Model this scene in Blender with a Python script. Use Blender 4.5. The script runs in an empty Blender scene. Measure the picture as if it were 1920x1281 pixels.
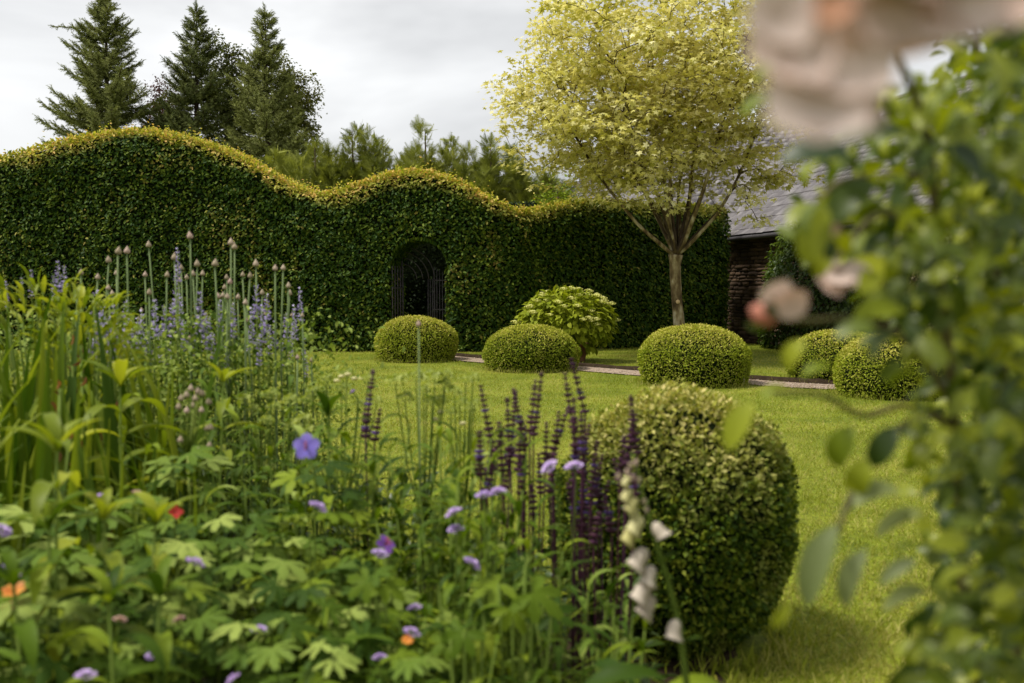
import bpy, math, random
import numpy as np
from mathutils import Vector, Matrix

random.seed(7)
rng = np.random.default_rng(7)
PI = math.pi
scene = bpy.context.scene
C = scene.collection

# ------------------------------------------------------------------ camera, sky, sun, exposure
CAM_H, PITCH, FPX = 1.15, math.radians(2.93), 1920 * 35 / 36
cam = bpy.data.cameras.new('camera')
cam.lens = 35; cam.sensor_width = 36; cam.clip_start = 0.05; cam.clip_end = 2000
cam.dof.use_dof = True; cam.dof.focus_distance = 16.5; cam.dof.aperture_fstop = 3.2; cam.dof.aperture_blades = 9
cam_o = bpy.data.objects.new('camera', cam); C.objects.link(cam_o)
cam_o.location = (0, 0, CAM_H); cam_o.rotation_euler = (PI / 2 - PITCH, 0, 0)
scene.camera = cam_o

SUN_DIR = Vector((-0.46, -0.06, 0.88)).normalized()
world = bpy.data.worlds.new('World'); scene.world = world; world.use_nodes = True
nt = world.node_tree; nt.nodes.clear()
wo = nt.nodes.new('ShaderNodeOutputWorld'); bg = nt.nodes.new('ShaderNodeBackground')
sky = nt.nodes.new('ShaderNodeTexSky'); sky.sky_type = 'NISHITA'; sky.sun_disc = False
sky.sun_elevation = math.asin(SUN_DIR.z); sky.sun_rotation = math.atan2(SUN_DIR.x, SUN_DIR.y)
tc = nt.nodes.new('ShaderNodeTexCoord'); mp = nt.nodes.new('ShaderNodeMapping')
mp.inputs['Scale'].default_value = (1.0, 1.0, 2.6); mp.inputs['Location'].default_value = (0.55, 0.2, 0.35)
nz = nt.nodes.new('ShaderNodeTexNoise'); nz.inputs['Scale'].default_value = 1.9; nz.inputs['Detail'].default_value = 5.0
nz.inputs['Roughness'].default_value = 0.5; nz.inputs['Distortion'].default_value = 0.35
cr = nt.nodes.new('ShaderNodeValToRGB')
cr.color_ramp.elements[0].position = 0.34; cr.color_ramp.elements[0].color = (0.47, 0.475, 0.48, 1)
cr.color_ramp.elements[1].position = 0.62; cr.color_ramp.elements[1].color = (0.88, 0.885, 0.885, 1)
sc = nt.nodes.new('ShaderNodeVectorMath'); sc.operation = 'SCALE'; sc.inputs['Scale'].default_value = 7.2
mx = nt.nodes.new('ShaderNodeMix'); mx.data_type = 'RGBA'; mx.inputs['Factor'].default_value = 0.95
nt.links.new(tc.outputs['Generated'], mp.inputs['Vector']); nt.links.new(mp.outputs[0], nz.inputs['Vector'])
nt.links.new(nz.outputs['Fac'], cr.inputs['Fac']); nt.links.new(cr.outputs['Color'], sc.inputs[0])
nt.links.new(sky.outputs[0], mx.inputs['A']); nt.links.new(sc.outputs[0], mx.inputs['B'])
nt.links.new(mx.outputs['Result'], bg.inputs['Color']); bg.inputs['Strength'].default_value = 0.103
nt.links.new(bg.outputs[0], wo.inputs['Surface'])

sun = bpy.data.lights.new('sun', 'SUN'); sun.energy = 2.8; sun.angle = math.radians(12); sun.color = (1.0, 0.95, 0.86)
sun_o = bpy.data.objects.new('sun', sun); C.objects.link(sun_o)
sun_o.rotation_euler = (-SUN_DIR).to_track_quat('-Z', 'Y').to_euler(); sun_o.location = (-10, 8, 20)

scene.view_settings.view_transform = 'Standard'; scene.view_settings.look = 'None'
scene.view_settings.exposure = 0.72; scene.view_settings.gamma = 1.0
scene.cycles.use_denoising = True
scene.cycles.max_bounces = 6; scene.cycles.diffuse_bounces = 3; scene.cycles.glossy_bounces = 2
scene.cycles.transmission_bounces = 4; scene.cycles.sample_clamp_indirect = 6.0

# ------------------------------------------------------------------ helpers
FW = np.array((0, math.cos(PITCH), -math.sin(PITCH))); UP = np.array((0, math.sin(PITCH), math.cos(PITCH)))
def P(px, py, Y):                       # point of the place seen at that pixel of the photograph, Y metres ahead
    d = FW + np.array((1., 0, 0)) * (px - 960) / FPX - UP * (py - 640.5) / FPX
    return np.array((0, 0, CAM_H)) + d * (Y / d[1])
def proj(p):
    p = np.asarray(p, float) - np.array((0, 0, CAM_H))
    z = p @ FW
    return 960 + FPX * p[..., 0] / z, 640.5 - FPX * (p @ UP) / z
def nrm(v):
    v = np.asarray(v, float); return v / np.maximum(np.linalg.norm(v, axis=-1, keepdims=True), 1e-9)
def frames(axis, up):                   # columns x,y,z with y along axis, z near up
    y = nrm(axis); x = np.cross(y, up)
    bad = np.linalg.norm(x, axis=-1) < 1e-4
    if np.any(bad): x = np.where(bad[..., None], np.array((1., 0, 0)), x)
    x = nrm(x); z = np.cross(x, y)
    return np.stack((x, y, z), axis=-1)
def vnoise(p, f=1.0, seed=0):           # cheap smooth noise, about -1..1
    p = np.asarray(p, float) * f
    r = np.random.default_rng(seed); o = 0
    for k in range(5):
        w = r.normal(size=p.shape[-1]) * (0.8 + 0.35 * k); o = o + np.sin(p @ w + r.uniform(0, 6.28))
    return o / 3.2

class Geo:
    def __init__(self): self.v = []; self.l = []; self.s = []; self.a = []; self.y = []; self.n = 0
    def add(self, V, faces, rnd=0.5, yng=0.0):
        V = np.asarray(V, float); k = len(V)
        for f in faces: self.l.append(np.asarray(f, np.int64) + self.n); self.s.append(np.array([len(f)]))
        self.v.append(V); self.a.append(np.broadcast_to(np.asarray(rnd, float), (k,))); self.y.append(np.broadcast_to(np.asarray(yng, float), (k,)))
        self.n += k; return self
    def scatter(self, tpl, pos, R, scale, rnd=None, yng=None):
        tv, tf = tpl; tv = np.asarray(tv, float); pos = np.asarray(pos, float); N = len(pos)
        if N == 0: return self
        scale = np.asarray(scale, float)
        if scale.ndim == 0: scale = np.full(N, float(scale))
        if scale.ndim == 1: scale = np.repeat(scale[:, None], 3, 1)
        loc = tv[None] * scale[:, None, :]
        V = np.einsum('nij,nkj->nki', R, loc) + pos[:, None, :]
        k = len(tv); off = (np.arange(N) * k + self.n)[:, None]
        for f in tf:
            L = (off + np.asarray(f)[None]).ravel(); self.l.append(L); self.s.append(np.full(N, len(f)))
        self.v.append(V.reshape(-1, 3))
        rnd = rng.random(N) if rnd is None else np.broadcast_to(rnd, (N,)); yng = np.zeros(N) if yng is None else np.broadcast_to(yng, (N,))
        self.a.append(np.repeat(rnd, k)); self.y.append(np.repeat(yng, k)); self.n += N * k
        return self
    def tube(self, pts, rad, sides=6, rnd=0.5, cap=True):
        pts = np.asarray(pts, float); m = len(pts); rad = np.broadcast_to(np.asarray(rad, float), (m,))
        t = np.gradient(pts, axis=0); t = nrm(t); ref = np.array((0.31, 0.95, 0.05)) if abs(t[0] @ np.array((0, 0, 1))) > .6 else np.array((0, 0, 1.))
        x = nrm(np.cross(t, ref)); y = np.cross(t, x)
        a = np.arange(sides) * 2 * PI / sides
        V = pts[:, None] + rad[:, None, None] * (np.cos(a)[None, :, None] * x[:, None] + np.sin(a)[None, :, None] * y[:, None])
        F = [(i * sides + j, i * sides + (j + 1) % sides, (i + 1) * sides + (j + 1) % sides, (i + 1) * sides + j) for i in range(m - 1) for j in range(sides)]
        if cap: F += [tuple(range(sides))[::-1], tuple((m - 1) * sides + j for j in range(sides))]
        return self.add(V.reshape(-1, 3), F, rnd)
    def segs(self, A, B, ra, rb, sides=5):
        A = np.asarray(A); B = np.asarray(B); R = frames(B - A, np.array((0.2, 0.1, 1.0))); N = len(A)
        a = np.arange(sides) * 2 * PI / sides; ring = np.stack((np.cos(a), np.zeros(sides), np.sin(a)), 1)
        o = np.einsum('nij,kj->nki', R, ring)
        V = np.concatenate((A[:, None] + o * ra[:, None, None], B[:, None] + o * rb[:, None, None]), 1)
        off = (np.arange(N) * 2 * sides + self.n)[:, None]
        for j in range(sides):
            f = (j, (j + 1) % sides, sides + (j + 1) % sides, sides + j)
            self.l.append((off + np.array(f)[None]).ravel()); self.s.append(np.full(N, 4))
        self.v.append(V.reshape(-1, 3)); self.a.append(np.full(N * 2 * sides, .5)); self.y.append(np.zeros(N * 2 * sides)); self.n += N * 2 * sides
        return self
    def box(self, c, s, R=None, rnd=0.5):
        c = np.asarray(c, float); s = np.asarray(s, float) / 2
        V = np.array([(x, y, z) for x in (-1, 1) for y in (-1, 1) for z in (-1, 1)], float) * s
        if R is not None: V = V @ np.asarray(R).T
        return self.add(V + c, [(0, 1, 3, 2), (4, 6, 7, 5), (0, 4, 5, 1), (2, 3, 7, 6), (0, 2, 6, 4), (1, 5, 7, 3)], rnd)
    def mesh(self, name, mat=None, smooth=False, origin=None):
        V = np.concatenate(self.v)
        if origin is not None: V = V - np.asarray(origin)
        L = np.concatenate(self.l).astype(np.int32); S = np.concatenate(self.s).astype(np.int32)
        me = bpy.data.meshes.new(name)
        me.vertices.add(len(V)); me.vertices.foreach_set('co', V.astype(np.float32).ravel())
        me.loops.add(len(L)); me.loops.foreach_set('vertex_index', L)
        me.polygons.add(len(S)); st = np.zeros(len(S), np.int32); st[1:] = np.cumsum(S)[:-1]
        me.polygons.foreach_set('loop_start', st)
        if smooth: me.polygons.foreach_set('use_smooth', np.ones(len(S), bool))
        me.update(calc_edges=True)
        for nm, arr in (('rnd', self.a), ('yng', self.y)):
            at = me.attributes.new(nm, 'FLOAT', 'POINT'); at.data.foreach_set('value', np.concatenate(arr).astype(np.float32))
        if mat: me.materials.append(mat)
        return me

def obj(name, me, parent=None, loc=None, R=None, s=1.0, kind=None, label=None):
    o = bpy.data.objects.new(name, me); C.objects.link(o)
    if parent is not None: o.parent = parent
    if loc is not None or R is not None:
        M = Matrix.Identity(4)
        if R is not None:
            for i in range(3):
                for j in range(3): M[i][j] = float(R[i][j])
        sv = (s, s, s) if np.ndim(s) == 0 else s
        M = M @ Matrix.Diagonal((float(sv[0]), float(sv[1]), float(sv[2]), 1))
        if loc is not None: M = Matrix.Translation([float(q) for q in loc]) @ M
        o.matrix_basis = M
    if kind: o['kind'] = kind
    if label: o['label'] = label
    return o
def thing(name, label, cat, loc=(0, 0, 0), group=None):
    o = bpy.data.objects.new(name, None); C.objects.link(o); o.location = [float(q) for q in loc]; o.empty_display_size = 0.1
    o['label'] = label; o['category'] = cat
    if group: o['group'] = group
    return o
def tag(o, label, cat, group=None):
    o['label'] = label; o['category'] = cat
    if group: o['group'] = group
    return o
ORD = ['first', 'second', 'third', 'fourth', 'fifth', 'sixth', 'seventh', 'eighth', 'ninth', 'tenth', 'eleventh', 'twelfth', 'thirteenth', 'fourteenth',
       'fifteenth', 'sixteenth', 'seventeenth', 'eighteenth', 'nineteenth', 'twentieth']
ORD += ['twenty-' + q for q in ORD[:9]] + ['thirtieth'] + ['thirty-' + q for q in ORD[:9]] + ['fortieth'] + ['forty-' + q for q in ORD[:9]] + ['fiftieth'] + ['fifty-' + q for q in ORD[:9]]

# ------------------------------------------------------------------ materials
def ramp(nd, cols):
    e = nd.color_ramp.elements
    while len(e) > 1: e.remove(e[-1])
    for i, (p, c) in enumerate(cols):
        q = e[0] if i == 0 else e.new(p)
        q.position = p; q.color = (*c, 1)
def leafmat(name, cols, young=None, trans=0.3, rough=0.5, spec=0.35, tint=(1.15, 1.15, 0.55), noise=0.25, nscale=6.0, veins=0.0):
    m = bpy.data.materials.new(name); m.use_nodes = True; t = m.node_tree; N = t.nodes; L = t.links; N.clear()
    out = N.new('ShaderNodeOutputMaterial'); pb = N.new('ShaderNodeBsdfPrincipled'); tr = N.new('ShaderNodeBsdfTranslucent'); ms = N.new('ShaderNodeMixShader')
    at = N.new('ShaderNodeAttribute'); at.attribute_name = 'rnd'; oi = N.new('ShaderNodeObjectInfo')
    ad = N.new('ShaderNodeMath'); ad.operation = 'ADD'; L.new(at.outputs['Fac'], ad.inputs[0]); L.new(oi.outputs['Random'], ad.inputs[1])
    nz = N.new('ShaderNodeTexNoise'); nz.inputs['Scale'].default_value = nscale; nz.inputs['Detail'].default_value = 3
    ge = N.new('ShaderNodeNewGeometry'); L.new(ge.outputs['Position'], nz.inputs['Vector'])
    ma = N.new('ShaderNodeMath'); ma.operation = 'MULTIPLY_ADD'; ma.inputs[1].default_value = noise; L.new(nz.outputs['Fac'], ma.inputs[0])
    fr = N.new('ShaderNodeMath'); fr.operation = 'PINGPONG'; fr.inputs[1].default_value = 1.0; L.new(ad.outputs[0], fr.inputs[0])
    sb = N.new('ShaderNodeMath'); sb.operation = 'SUBTRACT'; sb.inputs[1].default_value = noise * 0.5; L.new(fr.outputs[0], sb.inputs[0])
    L.new(sb.outputs[0], ma.inputs[2])
    r1 = N.new('ShaderNodeValToRGB'); ramp(r1, cols); L.new(ma.outputs[0], r1.inputs['Fac']); col = r1.outputs['Color']
    if young:
        r2 = N.new('ShaderNodeValToRGB'); ramp(r2, young); L.new(ma.outputs[0], r2.inputs['Fac'])
        ya = N.new('ShaderNodeAttribute'); ya.attribute_name = 'yng'; mx = N.new('ShaderNodeMix'); mx.data_type = 'RGBA'
        L.new(ya.outputs['Fac'], mx.inputs['Factor']); L.new(col, mx.inputs['A']); L.new(r2.outputs['Color'], mx.inputs['B']); col = mx.outputs['Result']
    tm = N.new('ShaderNodeMix'); tm.data_type = 'RGBA'; tm.blend_type = 'MULTIPLY'; tm.inputs['Factor'].default_value = 1.0
    tm.inputs['B'].default_value = (*tint, 1); L.new(col, tm.inputs['A'])
    L.new(col, pb.inputs['Base Color']); L.new(tm.outputs['Result'], tr.inputs['Color'])
    pb.inputs['Roughness'].default_value = rough; pb.inputs['Specular IOR Level'].default_value = spec
    ms.inputs['Fac'].default_value = trans
    L.new(pb.outputs[0], ms.inputs[1]); L.new(tr.outputs[0], ms.inputs[2]); L.new(ms.outputs[0], out.inputs['Surface'])
    return m
def solidmat(name, cols, nscale=8.0, rough=0.8, spec=0.3, bump=0.0, bscale=30.0, metallic=0.0, stretch=None, detail=4, objrand=0.0, contrast=1.0):
    m = bpy.data.materials.new(name); m.use_nodes = True; t = m.node_tree; N = t.nodes; L = t.links
    pb = N['Principled BSDF']; tc = N.new('ShaderNodeNewGeometry'); vec = tc.outputs['Position']
    if stretch:
        mp = N.new('ShaderNodeMapping'); mp.inputs['Scale'].default_value = stretch; L.new(vec, mp.inputs['Vector']); vec = mp.outputs[0]
    nz = N.new('ShaderNodeTexNoise'); nz.inputs['Scale'].default_value = nscale; nz.inputs['Detail'].default_value = detail; L.new(vec, nz.inputs['Vector'])
    fac = nz.outputs['Fac']
    mm = N.new('ShaderNodeMapRange'); mm.inputs['From Min'].default_value = 0.5 - 0.25 / contrast; mm.inputs['From Max'].default_value = 0.5 + 0.25 / contrast; L.new(fac, mm.inputs['Value']); fac = mm.outputs[0]
    if objrand:
        oi = N.new('ShaderNodeObjectInfo'); at = N.new('ShaderNodeAttribute'); at.attribute_name = 'rnd'
        ad = N.new('ShaderNodeMath'); ad.operation = 'ADD'; L.new(oi.outputs['Random'], ad.inputs[0]); L.new(at.outputs['Fac'], ad.inputs[1])
        pp = N.new('ShaderNodeMath'); pp.operation = 'PINGPONG'; pp.inputs[1].default_value = 1; L.new(ad.outputs[0], pp.inputs[0])
        mxx = N.new('ShaderNodeMix'); mxx.inputs['Factor'].default_value = objrand; L.new(fac, mxx.inputs['A']); L.new(pp.outputs[0], mxx.inputs['B']); fac = mxx.outputs['Result']
    r = N.new('ShaderNodeValToRGB'); ramp(r, cols); L.new(fac, r.inputs['Fac']); L.new(r.outputs['Color'], pb.inputs['Base Color'])
    pb.inputs['Roughness'].default_value = rough; pb.inputs['Specular IOR Level'].default_value = spec; pb.inputs['Metallic'].default_value = metallic
    if bump:
        nb = N.new('ShaderNodeTexNoise'); nb.inputs['Scale'].default_value = bscale; nb.inputs['Detail'].default_value = 5; L.new(vec, nb.inputs['Vector'])
        bp = N.new('ShaderNodeBump'); bp.inputs['Strength'].default_value = bump; bp.inputs['Distance'].default_value = 0.02
        L.new(nb.outputs['Fac'], bp.inputs['Height']); L.new(bp.outputs[0], pb.inputs['Normal'])
    return m

M = {}
M['hedge'] = leafmat('beech_leaf', [(0, (.016, .042, .006)), (.5, (.036, .080, .009)), (.8, (.072, .128, .012)), (1, (.15, .20, .018))],
                     young=[(0, (.22, .28, .020)), (.4, (.46, .48, .05)), (.7, (.66, .60, .12)), (1, (.74, .46, .16))], trans=.3, rough=.55, spec=.13, noise=.45, nscale=1.3)
M['yew'] = leafmat('arch_darkening_leaf', [(0, (.004, .010, .003)), (.7, (.012, .024, .006)), (1, (.03, .05, .01))], trans=.15, rough=.6, spec=.1)  # near-black leaves for the added block, so the archway stays dark
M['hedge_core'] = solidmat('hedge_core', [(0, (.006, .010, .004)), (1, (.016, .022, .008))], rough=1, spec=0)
M['box'] = leafmat('box_leaf', [(0, (.09, .13, .008)), (.5, (.19, .245, .014)), (.85, (.31, .35, .028)), (1, (.46, .44, .09))],
                   young=[(0, (.32, .37, .02)), (.5, (.48, .48, .06)), (1, (.62, .52, .16))], trans=.28, rough=.6, spec=.08, noise=.5, nscale=3.0)
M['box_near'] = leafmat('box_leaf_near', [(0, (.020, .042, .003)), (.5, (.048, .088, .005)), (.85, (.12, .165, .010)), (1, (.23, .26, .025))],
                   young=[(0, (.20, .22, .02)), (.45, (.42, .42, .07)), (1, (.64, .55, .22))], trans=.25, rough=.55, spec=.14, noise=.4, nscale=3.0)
M['maple'] = leafmat('variegated_maple_leaf', [(0, (.20, .205, .02)), (.35, (.42, .41, .075)), (.7, (.66, .62, .20)), (1, (.86, .81, .46))], trans=.36, rough=.5, spec=.3, tint=(1.05, 1.0, .6), noise=.3, nscale=1.2)
M['spruce'] = leafmat('spruce_needle', [(0, (.05, .068, .022)), (.5, (.115, .14, .042)), (1, (.26, .28, .085))], trans=.12, rough=.7, spec=.12, noise=.4, nscale=.8)
M['cypress'] = leafmat('cypress_spray', [(0, (.09, .11, .018)), (.5, (.18, .205, .032)), (1, (.31, .33, .07))], trans=.3, rough=.7, spec=.12, noise=.5, nscale=.7)
M['birch'] = leafmat('birch_leaf', [(0, (.05, .065, .016)), (.6, (.10, .115, .028)), (1, (.17, .17, .05))], trans=.35, rough=.5, noise=.4, nscale=.8)
M['purple'] = leafmat('copper_leaf', [(0, (.025, .010, .012)), (1, (.09, .030, .030))], trans=.3, rough=.5)
M['lime'] = leafmat('lime_leaf', [(0, (.12, .17, .008)), (.5, (.22, .27, .014)), (1, (.38, .40, .03))], trans=.4, rough=.5, spec=.2, noise=.3)
M['green'] = leafmat('green_leaf', [(0, (.028, .062, .004)), (.5, (.085, .145, .007)), (1, (.22, .285, .018))], trans=.32, rough=.55, spec=.12, noise=.3)
M['sage'] = leafmat('sage_green_leaf', [(0, (.038, .080, .007)), (.45, (.11, .18, .018)), (1, (.32, .39, .085))], trans=.28, rough=.6, spec=.12, noise=.3)
M['deep'] = leafmat('gap_shade_leaf', [(0, (.018, .040, .008)), (.5, (.035, .07, .012)), (1, (.07, .11, .02))], trans=.3, rough=.38, spec=.45, noise=.4)  # dark leaf colour stands in for shade between the bed plants
M['strap'] = leafmat('strap_leaf', [(0, (.036, .078, .005)), (.5, (.10, .16, .008)), (1, (.27, .32, .022))], trans=.38, rough=.5, spec=.15, noise=.35, nscale=3)
M['rose'] = leafmat('rose_leaf', [(0, (.016, .038, .004)), (.45, (.045, .080, .005)), (.78, (.12, .16, .007)), (1, (.34, .37, .010))], trans=.36, rough=.45, spec=.5, noise=.25, nscale=9)
M['stem'] = leafmat('green_stem', [(0, (.075, .12, .015)), (1, (.14, .20, .030))], trans=.1, rough=.6, spec=.1)
M['glaucous'] = leafmat('glaucous_stem', [(0, (.10, .15, .055)), (1, (.17, .225, .09))], trans=.1, rough=.6, spec=.1)
M['cane'] = solidmat('rose_cane', [(0, (.05, .045, .015)), (1, (.12, .10, .03))], rough=.6)
M['bark'] = solidmat('maple_bark', [(0, (.05, .033, .014)), (.4, (.15, .105, .045)), (.65, (.30, .24, .12)), (1, (.52, .46, .34))], nscale=9, rough=.9, bump=.6, bscale=35, stretch=(1, 1, .45), contrast=1.2)
M['bark_dark'] = solidmat('dark_bark', [(0, (.03, .02, .012)), (1, (.09, .06, .035))], nscale=9, rough=.9, bump=.5)
M['scar'] = solidmat('cut_wood', [(0, (.55, .38, .18)), (1, (.70, .52, .28))], nscale=30, rough=.8)
M['soil'] = solidmat('bed_soil', [(0, (.018, .012, .007)), (1, (.05, .034, .02))], nscale=14, rough=1, spec=.1, bump=1, bscale=30)
M['gravel'] = solidmat('pink_gravel', [(0, (.20, .15, .10)), (.5, (.36, .27, .20)), (1, (.50, .40, .31))], nscale=60, rough=.9, bump=1, bscale=90)
M['pebble'] = solidmat('pebble', [(0, (.22, .16, .11)), (.5, (.40, .31, .23)), (1, (.60, .50, .42))], nscale=5, rough=.8, objrand=.8)
M['iron'] = solidmat('wrought_iron', [(0, (.05, .042, .044)), (1, (.10, .085, .085))], nscale=30, rough=.55, spec=.5)
M['slate'] = solidmat('roof_slate', [(0, (.060, .052, .055)), (.5, (.105, .094, .098)), (1, (.20, .185, .185))], nscale=5, rough=.55, spec=.45, bump=.5, bscale=25, objrand=.45, contrast=1.3)
M['stone'] = solidmat('brown_stone', [(0, (.026, .016, .009)), (.5, (.065, .039, .022)), (1, (.14, .088, .05))], nscale=11, rough=.9, bump=.8, bscale=40, objrand=.6)
M['mortar'] = solidmat('dark_mortar', [(0, (.012, .008, .005)), (1, (.03, .02, .012))], nscale=20, rough=1)
M['timber'] = solidmat('dark_timber', [(0, (.015, .012, .010)), (1, (.035, .028, .024))], nscale=20, rough=.8)
M['zinc'] = solidmat('gutter_metal', [(0, (.05, .046, .05)), (1, (.09, .085, .09))], nscale=20, rough=.5)
M['terracotta'] = solidmat('terracotta', [(0, (.20, .085, .045)), (1, (.33, .16, .09))], nscale=12, rough=.85, bump=.3)
M['lilac'] = leafmat('lilac_petal', [(0, (.46, .34, .66)), (.6, (.58, .44, .74)), (1, (.68, .52, .78))], trans=.35, rough=.6, tint=(1.05, 1, 1.05))
M['pinkish'] = leafmat('pink_bud', [(0, (.50, .30, .26)), (1, (.62, .42, .36))], trans=.3, rough=.6, tint=(1.1, 1, .9))
M['violet'] = leafmat('blue_violet_petal', [(0, (.26, .20, .72)), (1, (.36, .28, .82))], trans=.4, rough=.5, tint=(1.05, 1, 1.05))
M['darkviolet'] = leafmat('deep_violet_petal', [(0, (.12, .04, .30)), (1, (.26, .10, .48))], trans=.4, rough=.5, tint=(1.05, 1, 1.05))
M['catmint'] = leafmat('catmint_floret', [(0, (.20, .16, .32)), (.4, (.34, .28, .54)), (1, (.58, .52, .76))], trans=.3, rough=.6, tint=(1.05, 1, 1.05))
M['salvia'] = leafmat('salvia_calyx', [(0, (.040, .009, .016)), (.5, (.070, .016, .032)), (1, (.09, .025, .075))], trans=.2, rough=.55, tint=(1.1, 1, 1.05))
M['salviablue'] = leafmat('salvia_floret', [(0, (.06, .028, .16)), (1, (.14, .07, .30))], trans=.3, rough=.55, tint=(1.05, 1, 1.05))
M['allium'] = leafmat('allium_bud', [(0, (.34, .27, .17)), (.6, (.44, .35, .25)), (1, (.48, .34, .28))], trans=.2, rough=.65, tint=(1.05, 1, .9))
M['white'] = leafmat('white_petal', [(0, (.56, .48, .38)), (1, (.70, .62, .52))], trans=.35, rough=.55, tint=(1, .98, .9))
M['cream'] = leafmat('cream_petal', [(0, (.58, .54, .20)), (1, (.70, .66, .34))], trans=.35, rough=.55, tint=(1, 1, .8))
M['limeflower'] = leafmat('lime_flower', [(0, (.16, .23, .02)), (1, (.42, .47, .10))], trans=.35, rough=.55)
M['hydrangea_flower'] = leafmat('hydrangea_flower', [(0, (.50, .52, .11)), (1, (.68, .66, .24))], trans=.3, rough=.6)
M['red'] = leafmat('red_petal', [(0, (.35, .012, .010)), (1, (.55, .05, .03))], trans=.3, rough=.5, tint=(1.1, 1, 1))
M['orange'] = leafmat('orange_petal', [(0, (.60, .18, .03)), (1, (.75, .35, .05))], trans=.3, rough=.5, tint=(1.1, 1, 1))
M['rosepetal'] = leafmat('rose_petal', [(0, (.54, .40, .34)), (.5, (.64, .50, .44)), (1, (.72, .60, .55))], trans=.25, rough=.7, tint=(.95, .66, .48), spec=.2)
M['rosebud'] = leafmat('rose_bud', [(0, (.55, .20, .14)), (1, (.66, .38, .24))], trans=.35, rough=.6, tint=(1.1, .95, .85))
M['rust'] = leafmat('dry_rust_leaf', [(0, (.10, .035, .010)), (1, (.24, .09, .025))], trans=.3, rough=.7)

# ------------------------------------------------------------------ leaf templates (length along +y, width x, face +z)
def T_rhomb(w=.62, fold=.12, tipz=-.1):
    return ([(0, 0, 0), (-w / 2, .42, fold), (0, 1, tipz), (w / 2, .42, fold)], [(0, 3, 2), (0, 2, 1)])
def T_hex(w=.6, fold=.14, droop=.15):
    return ([(0, 0, 0), (-w * .42, .3, fold), (-w * .40, .66, fold * .6 - droop * .3), (0, 1, -droop), (w * .40, .66, fold * .6 - droop * .3), (w * .42, .3, fold), (0, .5, 0)],
            [(0, 6, 2, 1), (6, 3, 2), (0, 5, 4, 6), (6, 4, 3)])
def T_blade(w=.5, n=7, prof=None, arch=.3, fold=.15, wave=0, seed=0):
    r = random.Random(seed); prof = prof or (lambda t: math.sin(PI * min(1, t * .92 + .03)) ** .8)
    V = []; F = []
    y = z = 0; ds = 1 / n
    for i in range(n + 1):
        t = i / n; ww = w / 2 * prof(t) if 0 < i < n else (w * .04 if i == 0 else .002)
        k = fold * ww * 2; wv = wave * r.uniform(-1, 1)
        V += [(-ww, y, z + k + wv), (0, y, z), (ww, y, z + k - wv)]
        a = .5 * arch - arch * 2.2 * t; y += ds * math.cos(a); z += ds * math.sin(a)
    for i in range(n):
        b = 3 * i; F += [(b, b + 1, b + 4, b + 3), (b + 1, b + 2, b + 5, b + 4)]
    return (V, F)
def T_star(pts, cup=-.1):               # fan leaf from polar outline (theta measured from +y), centre at its base
    V = [(0, 0, 0)] + [(r * math.sin(a), r * math.cos(a), cup * r * r) for a, r in pts]
    return (V, [(0, i + 1, i) for i in range(1, len(pts))])
maple_leaf = T_star([(math.radians(a), r) for a, r in ((-155, .35), (-118, .62), (-88, .34), (-56, .82), (-28, .42), (0, 1), (28, .42), (56, .82), (88, .34), (118, .62), (155, .35))], cup=-.18)
def T_palmate(nl=5, depth=.62, teeth=3, cup=.25, seed=0, petiole=1.3, spread=125):
    r = random.Random(seed); V = [(0, 0, 0)]; F = []
    pts = []; per = 8
    for k in range(nl):
        a0 = -spread + 2 * spread * (k + .5) / nl; hw = spread / nl
        Rk = (1 - .22 * abs(k - (nl - 1) / 2) / ((nl - 1) / 2)) * r.uniform(.92, 1.08)
        for i in range(per):
            u = -1 + 2 * i / per
            e = (1 - abs(u) ** 1.6); rr = Rk * ((1 - depth) + depth * e ** .8) + (.13 * Rk if (i % 2 == 1 and abs(u) < .8) else 0)
            pts.append((math.radians(a0 + u * hw), rr))
    pts.append((math.radians(spread), pts[0][1])); n = len(pts)
    for q in (.5, 1.0):
        for i, (a, rr) in enumerate(pts):
            R_ = rr * q; zz = cup * .5 * R_ - cup * 1.1 * R_ * R_ + .05 * math.cos(a * nl) * R_
            V.append((R_ * math.sin(a), R_ * math.cos(a), zz))
    for i in range(n - 1):
        F.append((0, i + 2, i + 1)); F.append((i + 1, i + 2, n + i + 2, n + i + 1))
    if petiole:                         # stalk below the blade
        b = len(V); w = .022
        for t in (0, .5, 1):
            y0 = -.12 * math.sin(t * 2.2); z0 = -petiole * t
            V += [(-w, y0, z0), (w, y0, z0), (0, y0 - w * 1.6, z0)]
        for s in (0, 3):
            for i in range(3): F.append((b + s + i, b + s + (i + 1) % 3, b + s + 3 + (i + 1) % 3, b + s + 3 + i))
    return (V, F)
def tmesh(name, tpl, mat, smooth=True):
    return Geo().add(tpl[0], tpl[1], 0.0).mesh(name, mat, smooth)

# ================================================================== THE SETTING
def lerp_poly(pts, n):                  # smooth (Catmull-Rom) resample
    pts = np.asarray(pts, float); m = len(pts); ext = np.vstack((2 * pts[0] - pts[1], pts, 2 * pts[-1] - pts[-2])); o = []
    for t in np.linspace(0, m - 1 - 1e-6, n):
        i = int(t); u = t - i; p0, p1, p2, p3 = ext[i:i + 4]
        o.append(.5 * ((2 * p1) + (-p0 + p2) * u + (2 * p0 - 5 * p1 + 4 * p2 - p3) * u * u + (-p0 + 3 * p1 - 3 * p2 + p3) * u ** 3))
    return np.array(o)

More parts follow.
